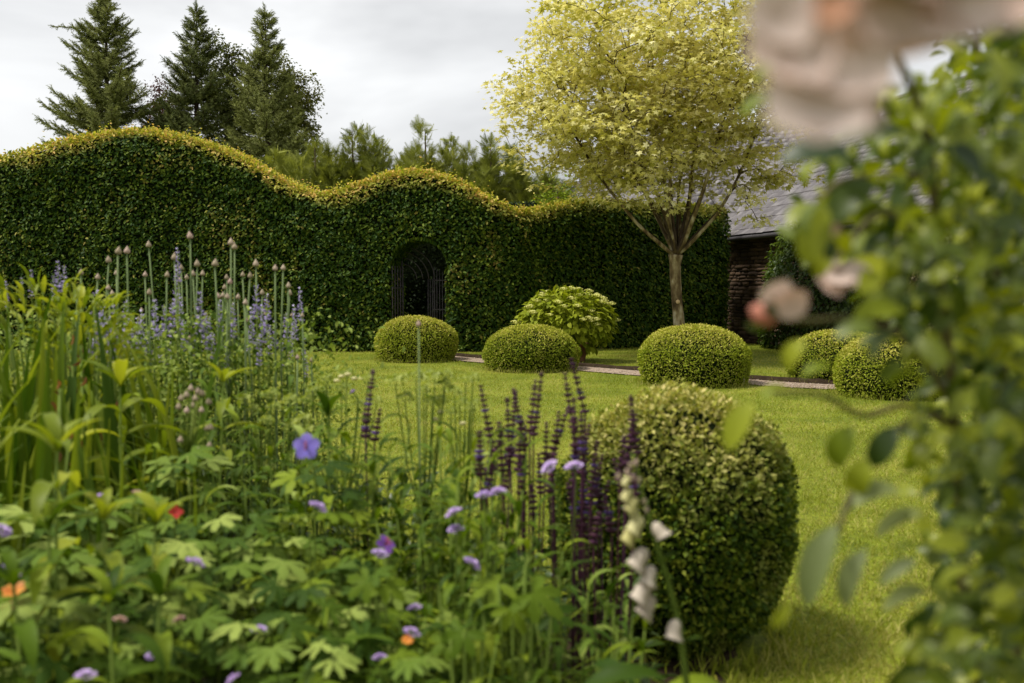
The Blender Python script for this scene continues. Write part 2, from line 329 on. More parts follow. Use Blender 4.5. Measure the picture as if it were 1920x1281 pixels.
# ---- lawn: one sheet to the horizon, gently uneven
def lawn_mat():
    m = bpy.data.materials.new('lawn_turf'); m.use_nodes = True; N = m.node_tree.nodes; L = m.node_tree.links; pb = N['Principled BSDF']
    g = N.new('ShaderNodeNewGeometry'); n1 = N.new('ShaderNodeTexNoise'); n1.inputs['Scale'].default_value = 1.1; n1.inputs['Detail'].default_value = 6; n1.inputs['Roughness'].default_value = .65
    n2 = N.new('ShaderNodeTexNoise'); n2.inputs['Scale'].default_value = 45; n2.inputs['Detail'].default_value = 4
    for q in (n1, n2): L.new(g.outputs['Position'], q.inputs['Vector'])
    r1 = N.new('ShaderNodeValToRGB'); ramp(r1, [(.3, (.085, .12, .006)), (.5, (.16, .195, .010)), (.7, (.24, .255, .025))])
    r2 = N.new('ShaderNodeValToRGB'); ramp(r2, [(.3, (.45, .45, .45)), (.7, (1.25, 1.25, 1.2))])
    mx = N.new('ShaderNodeMix'); mx.data_type = 'RGBA'; mx.blend_type = 'MULTIPLY'; mx.inputs['Factor'].default_value = 1
    L.new(n1.outputs['Fac'], r1.inputs['Fac']); L.new(n2.outputs['Fac'], r2.inputs['Fac']); L.new(r1.outputs[0], mx.inputs['A']); L.new(r2.outputs[0], mx.inputs['B'])
    L.new(mx.outputs['Result'], pb.inputs['Base Color']); pb.inputs['Roughness'].default_value = .8; pb.inputs['Specular IOR Level'].default_value = .2
    return m
M['lawn'] = lawn_mat()
g = Geo(); xs = np.concatenate((np.array([-900., -300, -90]), np.linspace(-30, 30, 41), np.array([90., 300, 900]))); ys = np.concatenate((np.array([-300., -60]), np.linspace(-6, 40, 36), np.array([100., 300, 1500])))
V = np.array([(x, y, -.012 + .008 * math.sin(x * .9 + y * .4) if abs(x) < 30 and -6 < y < 40 else -.012) for y in ys for x in xs]); nx = len(xs)
g.add(V, [(j * nx + i, j * nx + i + 1, (j + 1) * nx + i + 1, (j + 1) * nx + i) for j in range(len(ys) - 1) for i in range(nx - 1)])
obj('lawn', g.mesh('lawn', M['lawn'], True), kind='structure')

# ---- gravel path curving round the lawn
PATH = lerp_poly([(-1.75, 18.95), (-1.62, 18.0), (-.85, 16.75), (1.17, 14.5), (3.0, 12.5), (3.75, 11.9), (4.6, 11.78), (5.5, 11.4), (6.0, 10.3), (5.9, 8.6), (5.2, 6.6), (4.4, 4.8), (4.6, 3.2), (5.4, 1.8)], 90)
pt = nrm(np.gradient(PATH, axis=0)); pn = np.stack((-pt[:, 1], pt[:, 0]), 1)   # outer side
HW = .31
def ribbon(a, b, za, zb):
    g = Geo(); V = np.concatenate((np.c_[PATH + pn * a, np.full(90, za)], np.c_[PATH + pn * b, np.full(90, zb)]))
    return g.add(V, [(i, i + 90, i + 91, i + 1) for i in range(89)])
path_o = obj('gravel_path', ribbon(-HW, HW, .004, .004).mesh('gravel_path', M['gravel']), kind='structure')
def Dpath(xy): return np.sqrt(((xy[:, None, :] - PATH[None]) ** 2).sum(-1)).min(1)
# loose pebbles on it
peb = ([(1, 0, 0), (0, 1, 0), (-1, 0, 0), (0, -1, 0), (0, 0, .6), (0, 0, -.4)], [(0, 1, 4), (1, 2, 4), (2, 3, 4), (3, 0, 4), (1, 0, 5), (2, 1, 5), (3, 2, 5), (0, 3, 5)])
N = 4500; i = rng.integers(0, 90, N); off = rng.uniform(-HW, HW, N); pos = np.c_[PATH[i] + pn[i] * off[:, None] + rng.normal(size=(N, 2)) * .08, np.full(N, .008)]
ang = rng.uniform(0, 6.28, N); R = frames(np.c_[np.cos(ang), np.sin(ang), np.zeros(N)], np.array((0, 0, 1.)))
obj('pebbles', Geo().scatter(peb, pos, R, np.c_[rng.uniform(.008, .018, N), rng.uniform(.006, .013, N), rng.uniform(.006, .011, N)]).mesh('pebbles', M['pebble']), path_o, kind='stuff')
# cut turf edges: a low crumbly soil lip on both sides
for nm, a, b, h in (('turf_edge', HW - .03, HW + .04, .06),):
    g = Geo(); jit = rng.uniform(.75, 1.15, 90)
    rows = [np.c_[PATH + pn * a, np.full(90, .006)], np.c_[PATH + pn * (a * .65 + b * .35), h * .85 * jit], np.c_[PATH + pn * b, np.full(90, h) * jit], np.c_[PATH + pn * (b + .05), np.full(90, -.005)]]
    V = np.concatenate(rows); g.add(V, [(k * 90 + i, k * 90 + i + 1, (k + 1) * 90 + i + 1, (k + 1) * 90 + i) for k in range(3) for i in range(89)])
    obj(nm, g.mesh(nm, M['soil']), kind='structure')

# ---- border bed soil
BED = np.array([(-6, -1.0), (-5.6, 4.6), (-3.6, 5.6), (-1.9, 5.5), (-.9, 4.6), (-.25, 3.9), (.2, 3.55), (.62, 3.62), (.84, 3.40), (.62, 2.85), (.48, 2.0), (1.1, .9), (1.8, -1.0)])
def inpoly(xy, poly):
    x, y = xy[:, 0], xy[:, 1]; c = np.zeros(len(xy), bool); j = len(poly) - 1
    for i in range(len(poly)):
        xi, yi = poly[i]; xj, yj = poly[j]
        c ^= ((yi > y) != (yj > y)) & (x < (xj - xi) * (y - yi) / (yj - yi + 1e-12) + xi); j = i
    return c
gx, gy = np.meshgrid(np.linspace(-6, 2, 81), np.linspace(-1, 6, 71)); q = np.c_[gx.ravel(), gy.ravel()]; ins = inpoly(q, BED)
z = np.where(ins, .006 + .012 * vnoise(q, 5, 3), -.03); V = np.c_[q, z]
F = [(j * 81 + i, j * 81 + i + 1, (j + 1) * 81 + i + 1, (j + 1) * 81 + i) for j in range(70) for i in range(80) if ins[[j * 81 + i, j * 81 + i + 1, (j + 1) * 81 + i + 1, (j + 1) * 81 + i]].any()]
obj('border_soil', Geo().add(V, F).mesh('border_soil', M['soil'], True), kind='structure')

# ================================================================== HEDGE with archway
HL = lerp_poly([(-16, 19.9), (-9, 19.35), (-3.3, 18.95), (-.6, 18.75), (.9, 19.25), (2.7, 20.3), (4.62, 21.45)], 400)
seg = np.r_[0, np.cumsum(np.linalg.norm(np.diff(HL, axis=0), axis=1))]; SL = seg[-1]
ht = nrm(np.gradient(HL, axis=0)); hn = np.stack((ht[:, 1], -ht[:, 0]), 1)           # outward to the camera
TH = np.interp(np.linspace(0, SL, 400), seg, np.arange(400))                          # arc length -> index
def hpos(s): s = np.asarray(s, float); return np.stack((np.interp(s, seg, HL[:, 0]), np.interp(s, seg, HL[:, 1])), -1)
def hnor(s): s = np.asarray(s, float); return nrm(np.stack((np.interp(s, seg, hn[:, 0]), np.interp(s, seg, hn[:, 1])), -1))
sx = lambda X: np.interp(X, HL[:, 0], seg)
HTX = lerp_poly([(-16, 3.3), (-11.5, 3.5), (-9.9, 3.72), (-8.4, 4.05), (-7.0, 4.18), (-5.6, 3.82), (-4.6, 3.32), (-3.7, 2.97), (-2.9, 3.16), (-2.0, 3.35), (-1.0, 3.16), (-.3, 2.82), (.3, 2.62), (.9, 2.72), (1.6, 2.86), (3, 2.86), (4.4, 2.86)], 200)
def htop(s): return np.interp(hpos(s)[..., 0], HTX[:, 0], HTX[:, 1])
ARC_S, ARC_R, ARC_Z = float(sx(-1.77)), .575, 1.60
def arch(s):
    d = np.abs(np.asarray(s, float) - ARC_S); return np.where(d < ARC_R, ARC_Z + np.sqrt(np.maximum(0, ARC_R ** 2 - d * d)), 0.0)
TK = 1.25
hedge = thing('beech_hedge', 'tall clipped beech hedge with wavy yellow-tipped top and dark archway', 'hedge', (hpos(ARC_S)[0], hpos(ARC_S)[1], 0))
HO = np.array(hedge.location)
# solid dark heart
cols = sorted(set(list(np.linspace(0, SL - .06, 210)) + list(np.linspace(ARC_S - ARC_R, ARC_S + ARC_R, 25))))
secs = []
for s in cols:
    if abs(s - (ARC_S - ARC_R)) < 1e-6: secs += [(s, 0.0), (s, ARC_Z)]
    elif abs(s - (ARC_S + ARC_R)) < 1e-6: secs += [(s, ARC_Z), (s, 0.0)]
    else: secs.append((s, float(arch(s))))
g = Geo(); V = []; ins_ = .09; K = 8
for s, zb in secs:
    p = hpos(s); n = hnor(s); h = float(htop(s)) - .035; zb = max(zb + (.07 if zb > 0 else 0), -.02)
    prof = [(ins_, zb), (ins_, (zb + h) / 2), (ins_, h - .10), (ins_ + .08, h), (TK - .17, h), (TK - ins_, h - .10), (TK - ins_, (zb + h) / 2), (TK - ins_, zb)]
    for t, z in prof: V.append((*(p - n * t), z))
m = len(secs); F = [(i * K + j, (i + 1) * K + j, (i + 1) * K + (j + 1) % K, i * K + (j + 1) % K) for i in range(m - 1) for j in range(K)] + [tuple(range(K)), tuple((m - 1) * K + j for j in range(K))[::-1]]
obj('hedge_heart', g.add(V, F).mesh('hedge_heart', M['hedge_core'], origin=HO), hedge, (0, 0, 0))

leafT = ([(0, 0, 0), (-.26, .3, .12), (-.24, .66, .02), (0, 1, -.16), (.24, .66, .02), (.26, .3, .12)], [(0, 3, 2, 1), (0, 5, 4, 3)])
def hedge_leaves(g, pos, n3, yng, size=(.056, .092), droop=.5, rndv=None, lift=.75):
    N = len(pos); Z = np.array((0, 0, 1.)); side = np.cross(n3, Z)
    ax = n3 * rng.uniform(.1, .8, (N, 1)) - Z * droop * rng.uniform(.1, 1.5, (N, 1)) + side * rng.normal(0, .75, (N, 1))
    up = n3 * .65 + Z * lift + rng.normal(0, .45, (N, 3))
    g.scatter(leafT, pos, frames(ax, up), rng.uniform(*size, N), rnd=rndv, yng=yng)
g = Geo()
# front face (only where the photograph's side can see it)
N = 70000; s = rng.uniform(sx(-13.0), SL + .02, N); top = htop(s); z = rng.uniform(0, 1, N) * (top + .02); ok = z > arch(s) + .03; s, z, top = s[ok], z[ok], top[ok]
b = vnoise(np.c_[s, z], 2.1, 11) * .045 + vnoise(np.c_[s, z], 6.5, 12) * .03
dep = b + rng.uniform(-.09, .05, len(s)); n2 = hnor(s)
rd = np.clip((top - z) / .28, 0, 1); dep -= (1 - rd) ** 2 * .08                       # shoulders roll back
pos = np.c_[hpos(s) + n2 * dep[:, None], z]; n3 = np.c_[n2, np.zeros(len(s))]
fadeR = np.interp(hpos(s)[:, 0], [-.4, 1.6], [1, .25]); crest = fadeR * np.clip(1.1 - (top - z) / np.maximum(.09, .22 + .15 * vnoise(np.c_[s, z], 1.7, 5)), 0, 1)
spot = (vnoise(np.c_[s, z], 1.1, 31) + vnoise(np.c_[s, z], 3.3, 32) * .7 + .35 * np.clip((-hpos(s)[:, 0] - 2) / 8, 0, 1)) > 1.05
yng = np.clip(crest * rng.uniform(.5, 1.3, len(s)) + (rng.random(len(s)) < .03) * .35 + spot * (rng.random(len(s)) < .4) * rng.uniform(.15, .5, len(s)), 0, 1)
hedge_leaves(g, pos, nrm(n3 + np.array((0, 0, .5)) * (1 - rd)[:, None]), yng)
# top
N = 18000; s = rng.uniform(sx(-13.0), SL, N); t = rng.uniform(.02, TK - .05, N); z = htop(s) + .03 + vnoise(np.c_[s, t], 3, 9) * .04 + rng.uniform(-.08, .05, N)
n2 = hnor(s); pos = np.c_[hpos(s) - n2 * t[:, None], z]
hedge_leaves(g, pos, nrm(np.c_[rng.normal(0, .4, (N, 2)), np.ones(N)]), np.clip(rng.uniform(.3, 1.25, N) * np.interp(hpos(s)[:, 0], [.2, 2.0], [1, .45]), 0, 1), droop=.1)
# shoots that stand proud of the crest
N = 1500; s = rng.uniform(sx(-12.5), SL, N); t = rng.uniform(.0, TK * .8, N); hh = rng.gamma(1.6, .045, N); n2 = hnor(s)
base = np.c_[hpos(s) - n2 * t[:, None], htop(s) + .02]
for k in range(5):
    f = k / 4; pos = base + np.c_[rng.normal(0, .012, (N, 2)), hh * f]
    hedge_leaves(g, pos, nrm(np.c_[rng.normal(0, 1, (N, 2)), np.full(N, .5)]), np.clip(rng.uniform(.7, 1.2, N) * np.interp(hpos(s)[:, 0], [.2, 2.0], [1, .5]), 0, 1), size=(.04, .065), droop=-.1)
# reveals and soffit of the archway, back face near it, right end
N = 2600; sd = rng.integers(0, 2, N) * 2 - 1; t = rng.uniform(0, TK, N); z = rng.uniform(0, ARC_Z, N); sA = ARC_S + sd * (ARC_R - rng.uniform(-.04, .05, N)); n2 = hnor(sA); tg = np.c_[-n2[:, 1], n2[:, 0]]
pos = np.c_[hpos(sA) - n2 * t[:, None], z]; hedge_leaves(g, pos, np.c_[tg * (-sd)[:, None], np.zeros(N)], (rng.random(N) < .06) * .5)
N = 1800; a = rng.uniform(0, PI, N); t = rng.uniform(0, TK, N); sA = ARC_S + (ARC_R - .01) * np.cos(a); n2 = hnor(sA)
pos = np.c_[hpos(sA) - n2 * t[:, None], ARC_Z + (ARC_R - .01) * np.sin(a)]; hedge_leaves(g, pos, np.c_[np.zeros((N, 2)), -np.ones(N)], np.zeros(N), droop=.8)
N = 5200; t = rng.uniform(0, TK, N); z = rng.uniform(0, 2.86, N); n2 = hnor(np.full(N, SL)); tg = np.c_[-n2[:, 1], n2[:, 0]]
pos = np.c_[hpos(np.full(N, SL)) - n2 * t[:, None] + tg * rng.uniform(-.06, .06, N)[:, None], z]; hedge_leaves(g, pos, np.c_[tg, np.zeros(N)], (rng.random(N) < .05) * .6)
N = 9000; s = rng.uniform(sx(-6), SL, N); z = rng.uniform(0, 1, N) * htop(s); ok = z > arch(s); s, z = s[ok], z[ok]; n2 = hnor(s)
pos = np.c_[hpos(s) - n2 * TK, z]; hedge_leaves(g, pos, np.c_[-n2, np.zeros(len(s))], np.clip(1 - (htop(s) - z) / .3, 0, 1))
obj('foliage', g.mesh('hedge_foliage', M['hedge'], origin=HO), hedge, (0, 0, 0), kind='stuff')

# ---- wrought-iron gate standing open inside the archway
def hpt(ds, t, z):                      # hedge-local point
    p = hpos(ARC_S + ds) - hnor(ARC_S) * t; return np.array((p[0], p[1], z))
gl = hpt(.02, .95, 0)
gate = thing('iron_gate', 'dark wrought-iron gate with curved top bars standing open in the hedge archway', 'gate', gl)
def bar(name, pts, r, par=gate, sides=5, org=gl): return obj(name, Geo().tube(np.asarray(pts) - org, r, sides).mesh(name, M['iron'], True), par, (0, 0, 0))
hinge_ds, free_ds = .14, -.52
for k in range(4):                       # concentric quarter arcs of the leaf top
    rr = .70 - k * .12
    bar('curved_bar', [hpt(hinge_ds - .70 + rr * math.cos(a) + .0, .95, 1.36 + rr * .96 * math.sin(a)) for a in np.linspace(.05, 1.45, 12)], .011)
for k in range(4): bar('upright_bar', [hpt(hinge_ds - k * .045, .95, .02), hpt(hinge_ds - k * .045, .95, 1.38)], .010)
bar('gate_frame', [hpt(free_ds, .95, .02), hpt(free_ds, .95, 2.04)], .014)
for z0 in (.10, .50): bar('rail', [hpt(free_ds, .95, z0), hpt(hinge_ds, .95, z0)], .012)
for k in range(7):
    c = -.46 + k * .09; bar('scroll', [hpt(c + .032 * math.cos(a) * (1 - a / 14), .95, .32 + .12 * math.sin(a) * (1 - a / 14)) for a in np.linspace(0, 9, 16)], .006)
sl = hpt(.34, .72, 0)
side = thing('iron_side_panel', 'narrow iron side grille of upright bars right of the open gate', 'grille', sl)
for k in range(7): bar('upright_bar', [hpt(.17 + k * .055, .72, .02), hpt(.17 + k * .055, .72, 1.62 - .012 * k * k)], .009, side, org=sl)
for z0 in (.12, .50, .78, 1.35): bar('rail', [hpt(.15, .72, z0), hpt(.52, .72, z0)], .011, side, org=sl)
for k in range(4): bar('scroll', [hpt(.22 + k * .085 + .032 * math.cos(a) * (1 - a / 14), .72, .31 + .12 * math.sin(a) * (1 - a / 14)) for a in np.linspace(0, 9, 16)], .006, side, org=sl)
ll = hpt(-.47, .3, 0)
lf = thing('iron_gate_leaf', 'slim iron gate leaf folded back against the left of the archway', 'gate', ll)
for k in range(5): bar('upright_bar', [hpt(-.52 + k * .025, .10 + k * .12, .02), hpt(-.52 + k * .025, .10 + k * .12, 1.62)], .011, lf, org=ll)
for z0 in (.12, .52, 1.2): bar('rail', [hpt(-.52, .10, z0), hpt(-.42, .58, z0)], .012, lf, org=ll)
# hedge block added behind the archway to shut out sky and darken the opening
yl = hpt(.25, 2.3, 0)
yew = thing('added_arch_backing', 'dark hedge block added behind the archway to keep the opening dark', 'hedge', yl)
g = Geo().box((0, .40, 1.5), (3.6, .6, 3.0)); obj('hedge_heart', g.mesh('arch_backing_heart', M['hedge_core']), yew, (0, 0, 0))
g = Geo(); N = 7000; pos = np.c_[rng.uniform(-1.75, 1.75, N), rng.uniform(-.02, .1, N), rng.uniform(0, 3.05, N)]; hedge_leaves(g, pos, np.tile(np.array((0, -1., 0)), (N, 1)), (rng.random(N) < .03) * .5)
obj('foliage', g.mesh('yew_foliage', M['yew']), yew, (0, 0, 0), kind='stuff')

# ================================================================== CLIPPED BOX DOMES
boxT = T_rhomb(.62, .1, -.08)
def box_ball(name, label, X, Y, R, ztop, n, leaf, mat, sup=.9, zc=.36, low=.90, group=None, bump=.03, young_top=.5, seed=0, yamt=1.0):
    t = thing(name, label, 'topiary', (X, Y, 0), group)
    hc = ztop * zc                       # height of the widest part
    def surf(d):                         # unit direction -> point
        up = d[:, 2] > 0; r0_ = np.maximum(np.linalg.norm(d[:, :2], axis=1), 1e-6); d = d.copy(); d[:, :2] *= (np.where(up, r0_ ** sup, r0_) / r0_)[:, None]
        p = d * np.where(up[:, None], np.array((R, R, ztop - hc)), np.array((R, R, hc / math.sqrt(1 - low ** 2)))); p[:, 2] += hc
        k = 1 + bump * vnoise(d, 3.0, seed + 1) + bump * .6 * vnoise(d, 8.0, seed + 2); p[:, :2] *= k[:, None]; p[:, 2] = p[:, 2] * (1 + (k - 1) * .6)
        return p
    # heart
    nu, nv = 28, 12; V = []
    for j in range(nv + 1):
        e = -PI / 2 * .98 + PI * .98 * j / nv
        for i in range(nu): V.append((math.cos(e) * math.cos(i * 2 * PI / nu), math.cos(e) * math.sin(i * 2 * PI / nu), math.sin(e)))
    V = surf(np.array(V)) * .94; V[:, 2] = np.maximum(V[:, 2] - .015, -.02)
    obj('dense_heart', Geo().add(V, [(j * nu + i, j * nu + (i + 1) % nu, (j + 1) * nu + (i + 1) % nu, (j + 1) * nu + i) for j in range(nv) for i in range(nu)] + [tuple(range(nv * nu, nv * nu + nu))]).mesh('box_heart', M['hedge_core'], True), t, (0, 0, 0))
    d = nrm(rng.normal(size=(int(n * 1.6), 3))); p = surf(d); ok = p[:, 2] > .0; d = d[ok][:n]; p = p[ok][:n]; N = len(d)
    nn = nrm(d / np.array((R, R, ztop - hc)))
    p = p * (1 + rng.uniform(-.05, .012, (N, 1)) * (.7 / max(R, .5)) * .8)
    ax = nn * rng.uniform(.2, 1.1, (N, 1)) + rng.normal(0, .6, (N, 3)); up = nn * .8 + np.array((0, 0, .5)) + rng.normal(0, .4, (N, 3))
    yg = np.clip((nn[:, 2] - (1 - young_top)) / young_top, 0, 1) * rng.uniform(.2, 1.15, N) * yamt + (vnoise(d, 2.2, seed + 7) > .75) * .35 * rng.random(N)
    obj('foliage', Geo().scatter(boxT, p, frames(ax, up), rng.uniform(leaf * .7, leaf * 1.25, N), yng=np.clip(yg, 0, 1)).mesh('box_foliage', mat, origin=None), t, (0, 0, 0), kind='stuff')
    return t
GB = 'clipped box domes along the gravel path'
box_ball('box_dome', 'clipped box dome on the lawn directly in front of the archway', -1.60, 16.62, .675, .72, 15000, .030, M['box'], group=GB, seed=10)
box_ball('box_dome', 'clipped box dome partly hiding the terracotta pot', .28, 14.65, .70, .645, 16000, .028, M['box'], group=GB, seed=20)
box_ball('box_dome', 'clipped box dome at the foot of the yellow-leaved tree', 2.26, 12.35, .685, .725, 17000, .027, M['box'], group=GB, seed=30, zc=.42)
box_ball('box_dome', 'clipped box dome before the stone wall, overlapped by another dome in front of it', 4.20, 12.75, .64, .64, 14000, .027, M['box'], group=GB, seed=40, yamt=1.2)
box_ball('box_dome', 'rightmost clipped box dome, seen between the blurred rose leaves', 4.22, 10.95, .64, .665, 14000, .026, M['box'], group=GB, seed=50, yamt=1.2)
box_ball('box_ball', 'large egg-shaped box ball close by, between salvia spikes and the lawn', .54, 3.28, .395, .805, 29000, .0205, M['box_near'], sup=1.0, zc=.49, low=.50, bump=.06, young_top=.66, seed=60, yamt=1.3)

# ================================================================== POTTED HYDRANGEA
hx, hy = 1.03, 16.15
pot = thing('terracotta_pot', 'terracotta pot on the grass holding the leafy hydrangea', 'pot', (hx, hy, 0))
def lathe(prof, n=24):
    V = [(r * math.cos(i * 2 * PI / n), r * math.sin(i * 2 * PI / n), z) for r, z in prof for i in range(n)]
    return V, [(j * n + i, j * n + (i + 1) % n, (j + 1) * n + (i + 1) % n, (j + 1) * n + i) for j in range(len(prof) - 1) for i in range(n)]
obj('pot_body', Geo().add(*lathe([(.0, .0), (.15, .0), (.16, .02), (.205, .25), (.19, .25), (.15, .04)])).mesh('pot_body', M['terracotta'], True), pot, (0, 0, 0))
obj('pot_rim', Geo().add(*lathe([(.207, .23), (.235, .235), (.24, .30), (.215, .305), (.20, .26)])).mesh('pot_rim', M['terracotta'], True), pot, (0, 0, 0))
obj('compost', Geo().add(*lathe([(.0, .27), (.205, .265)])).mesh('compost', M['soil']), pot, (0, 0, 0))
hyd = thing('hydrangea', 'rounded leafy hydrangea with pale yellow-green flower heads growing in the pot', 'shrub', (hx, hy, .27))
hc = np.array((-.14, 0, .36))
g = Geo(); tips = []
for k in range(46):
    d = nrm(rng.normal(size=3) + np.array((0, 0, .35))); tp = hc + d * np.array((.72, .62, .48)) * rng.uniform(.8, 1); tips.append(tp)
    g.tube([(0, 0, -.02), tp * .45 + np.array((0, 0, .06)), tp], [.008, .006, .004], 4)
obj('stems', g.mesh('hydrangea_stems', M['stem']), hyd, (0, 0, 0))
d = nrm(rng.normal(size=(2300, 3)) + np.array((0, -.1, .25))); rr = rng.uniform(.45, 1.0, (2300, 1)) ** .5; p = hc + d * rr * np.array((.80, .70, .54)); p = p[p[:, 2] > -.1]; N = len(p); d = nrm(p - hc)
M['hyd'] = leafmat('hydrangea_leaf', [(0, (.09, .13, .006)), (.5, (.19, .235, .010)), (1, (.32, .36, .025))], trans=.32, rough=.6, spec=.1, noise=.3)
obj('foliage', Geo().scatter(T_hex(.72, .1, .25), p, frames(d + np.array((0, 0, -.55)) + rng.normal(0, .5, (N, 3)), d * .5 + np.array((0, 0, 1)) + rng.normal(0, .3, (N, 3))), rng.uniform(.08, .13, N)).mesh('hydrangea_foliage', M['hyd']), hyd, (0, 0, 0), kind='stuff')
fl = Geo(); dk = ([(math.cos(a) * .5, math.sin(a) * .5, .0) for a in np.arange(5) * 2 * PI / 5] + [(0, 0, .12)], [(0, 1, 5), (1, 2, 5), (2, 3, 5), (3, 4, 5), (4, 0, 5)])
q = nrm(rng.normal(size=(34, 3))) * np.array((.06, .06, .022)); fl.scatter(dk, q, frames(rng.normal(size=(34, 3)) + np.array((0, 0, .01)), np.array((0, 0, 1.)) + q * 4), .03)
flm = fl.mesh('flower_head', M['hydrangea_flower'])
for k in range(62):
    d = nrm(rng.normal(size=3) + np.array((0, -.35, .75)))
    if d[2] < -.05: continue
    obj('flower_head', flm, hyd, hc + d * np.array((.82, .72, .56)) * rng.uniform(.95, 1.05), np.eye(3), rng.uniform(.7, 1.15))

# ================================================================== STONE OUTBUILDING with slate roof (two wings that meet at a bend)
EAVE, RISE, RUN = 2.38, 3.0, 3.6
P0 = np.array((4.64, 22.75)); dA = nrm(np.array((.27, -1.0))); dB = nrm(np.array((-1.3, 1.0)))
nA = np.array((-dA[1], dA[0])) * 1.0; nA = nA if nA[0] > 0 else -nA                    # uphill, away from the garden
nB = np.array((-dB[1], dB[0])); nB = nB if nB[1] > 0 else -nB
bld = thing('stone_outbuilding', 'low brown stone outbuilding with grey slate roof behind the yellow-leaved tree', 'building', (P0[0], P0[1], 0)); BO = np.array((P0[0], P0[1], 0))
LA, LB = 14.2, 5.0
mit = math.tan(math.acos(float(np.clip(nA @ nB, -1, 1))) / 2)                           # valley line
conv = 1.0
slope_len = math.hypot(RUN, RISE); sr, cr_ = RISE / slope_len, RUN / slope_len
slT = Geo(); 
def rp(o, d, n, u, v, h=0.0):           # roof point u along, v up the slope, h above
    q = o + d * u + n * (v * cr_ - h * sr); return np.array((q[0], q[1], EAVE + v * sr + h * cr_))
# slate mesh shared: unit width 1 x length 1 x thickness
sl_me = []
for k in range(5):
    r = random.Random(k); w = .5; V = [(-w, 0 + r.uniform(-.03, .03), 0), (w, r.uniform(-.03, .03), 0), (w, 1, 0), (-w, 1, 0)]; V += [(x * .985, y, 1 + r.uniform(-.2, .2)) for x, y, z in V]
    sl_me.append(Geo().add(V, [(0, 3, 2, 1), (4, 5, 6, 7), (0, 1, 5, 4), (1, 2, 6, 5), (2, 3, 7, 6), (3, 0, 4, 7)], 0.0).mesh('slate', M['slate']))
gst = Geo(); EXPO = .19; nsl = 0; cand = []
for (d, n, L_, tag_) in ((dA, nA, LA, 0), (dB, nB, LB, 1)):
    for row in range(int(slope_len / EXPO)):
        v = row * EXPO - .06; u = (-mit * v * cr_ if False else 0) + (row % 2) * .13; u0 = -v * cr_ * mit - .30
        u += u0
        while u < L_:
            w = random.uniform(.22, .30); c = rp(P0, d, n, u + w / 2, v, .012 + .004 * (row % 2)); cand.append((c, d, n, w)); u += w + .004
def slate_R(d, n):
    x = np.array((d[0], d[1], 0)); y = np.array((n[0] * cr_, n[1] * cr_, sr)); z = np.cross(x, y)
    if z[2] < 0: x = -x; z = np.cross(x, y)
    tilt = -.035; c, s_ = math.cos(tilt), math.sin(tilt); y2 = y * c + z * s_; z2 = np.cross(x, y2)
    return np.stack((x, y2, z2), -1)
pA = np.array([q[0] for q in cand]); ppx, ppy = proj(pA)
score = np.where((ppx > 1365) & (ppx < 1530) & (ppy > 300) & (ppy < 442), 0, np.where((ppx > 1085) & (ppx < 1240) & (ppy > 335), 1, np.where((ppx > 1580) & (ppx < 1680) & (ppy > 280), 2, 9)))
order = np.argsort(score * 1e4 + np.abs(ppy - 400)); keep = set(int(i) for i in order[:300] if score[i] < 9)
roof = obj('roof', Geo().add([rp(P0, dA, nA, 0, 0, -.02) - BO, rp(P0, dA, nA, LA, 0, -.02) - BO, rp(P0, dA, nA, LA, slope_len, -.02) - BO, rp(P0, dA, nA, -RUN * mit, slope_len, -.02) - BO,
     rp(P0, dB, nB, LB, 0, -.02) - BO, rp(P0, dB, nB, LB, slope_len, -.02) - BO], [(0, 1, 2, 3), (0, 3, 5, 4)]).mesh('roof_deck', M['timber']), bld, (0, 0, 0))
for i, (c, d, n, w) in enumerate(cand):
    Rm = slate_R(d, n); j = c - BO + np.array((0, 0, random.uniform(-.003, .004)))
    if i in keep: obj('slate', sl_me[i % 5], roof, j, Rm, (w, EXPO * 1.35, .012))
    else: gst.scatter(([(-.5, 0, 0), (.5, 0, 0), (.5, 1, 0), (-.5, 1, 0), (-.5, 0, 1), (.5, 0, 1), (.5, 1, 1), (-.5, 1, 1)], [(4, 5, 6, 7), (0, 1, 5, 4), (1, 2, 6, 5), (3, 0, 4, 7)]), j[None], Rm[None], np.array([[w, EXPO * 1.35, .012]]))
obj('slate_courses', gst.mesh('slate_courses', M['slate']), roof, (0, 0, 0), kind='stuff')
# walls: mortar backing and coursed thin stones
def wallbox(d, n, L_, name):
    g = Geo(); a = P0 + n * .30; b = a + d * L_; c = b + n * .45; e = a + n * .45
    V = [(*(q - P0), z) for q in (a, b, c, e) for z in (-.02, EAVE + .12)]
    return obj(name, g.add(V, [(0, 2, 3, 1), (2, 4, 5, 3), (4, 6, 7, 5), (6, 0, 1, 7)]).mesh(name, M['mortar']), bld, (0, 0, 0))
wA = wallbox(dA, nA, LA, 'wall'); wB = wallbox(dB, nB, LB, 'wall')
st_me = []
for k in range(8):
    r = random.Random(40 + k); V = []
    for x in (-.5, .5):
        for y in (0, 1):
            for z in (0, 1):
                V.append((x * r.uniform(.88, 1) if y == 0 else x, y + (r.uniform(-.3, .3) if y == 0 else 0), z + (r.uniform(-.10, .10) if y == 0 else 0)))
    st_me.append(Geo().add(V, [(0, 1, 3, 2), (4, 6, 7, 5), (0, 4, 5, 1), (2, 3, 7, 6), (0, 2, 6, 4), (1, 5, 7, 3)], 0.0).mesh('stone', M['stone']))
Rw = np.stack((np.array((dA[0], dA[1], 0)), np.array((nA[0], nA[1], 0)), np.array((0, 0, 1.))), -1)
if np.linalg.det(Rw) < 0: Rw[:, 0] *= -1
gs = Geo(); z = 0.0; ns = 0
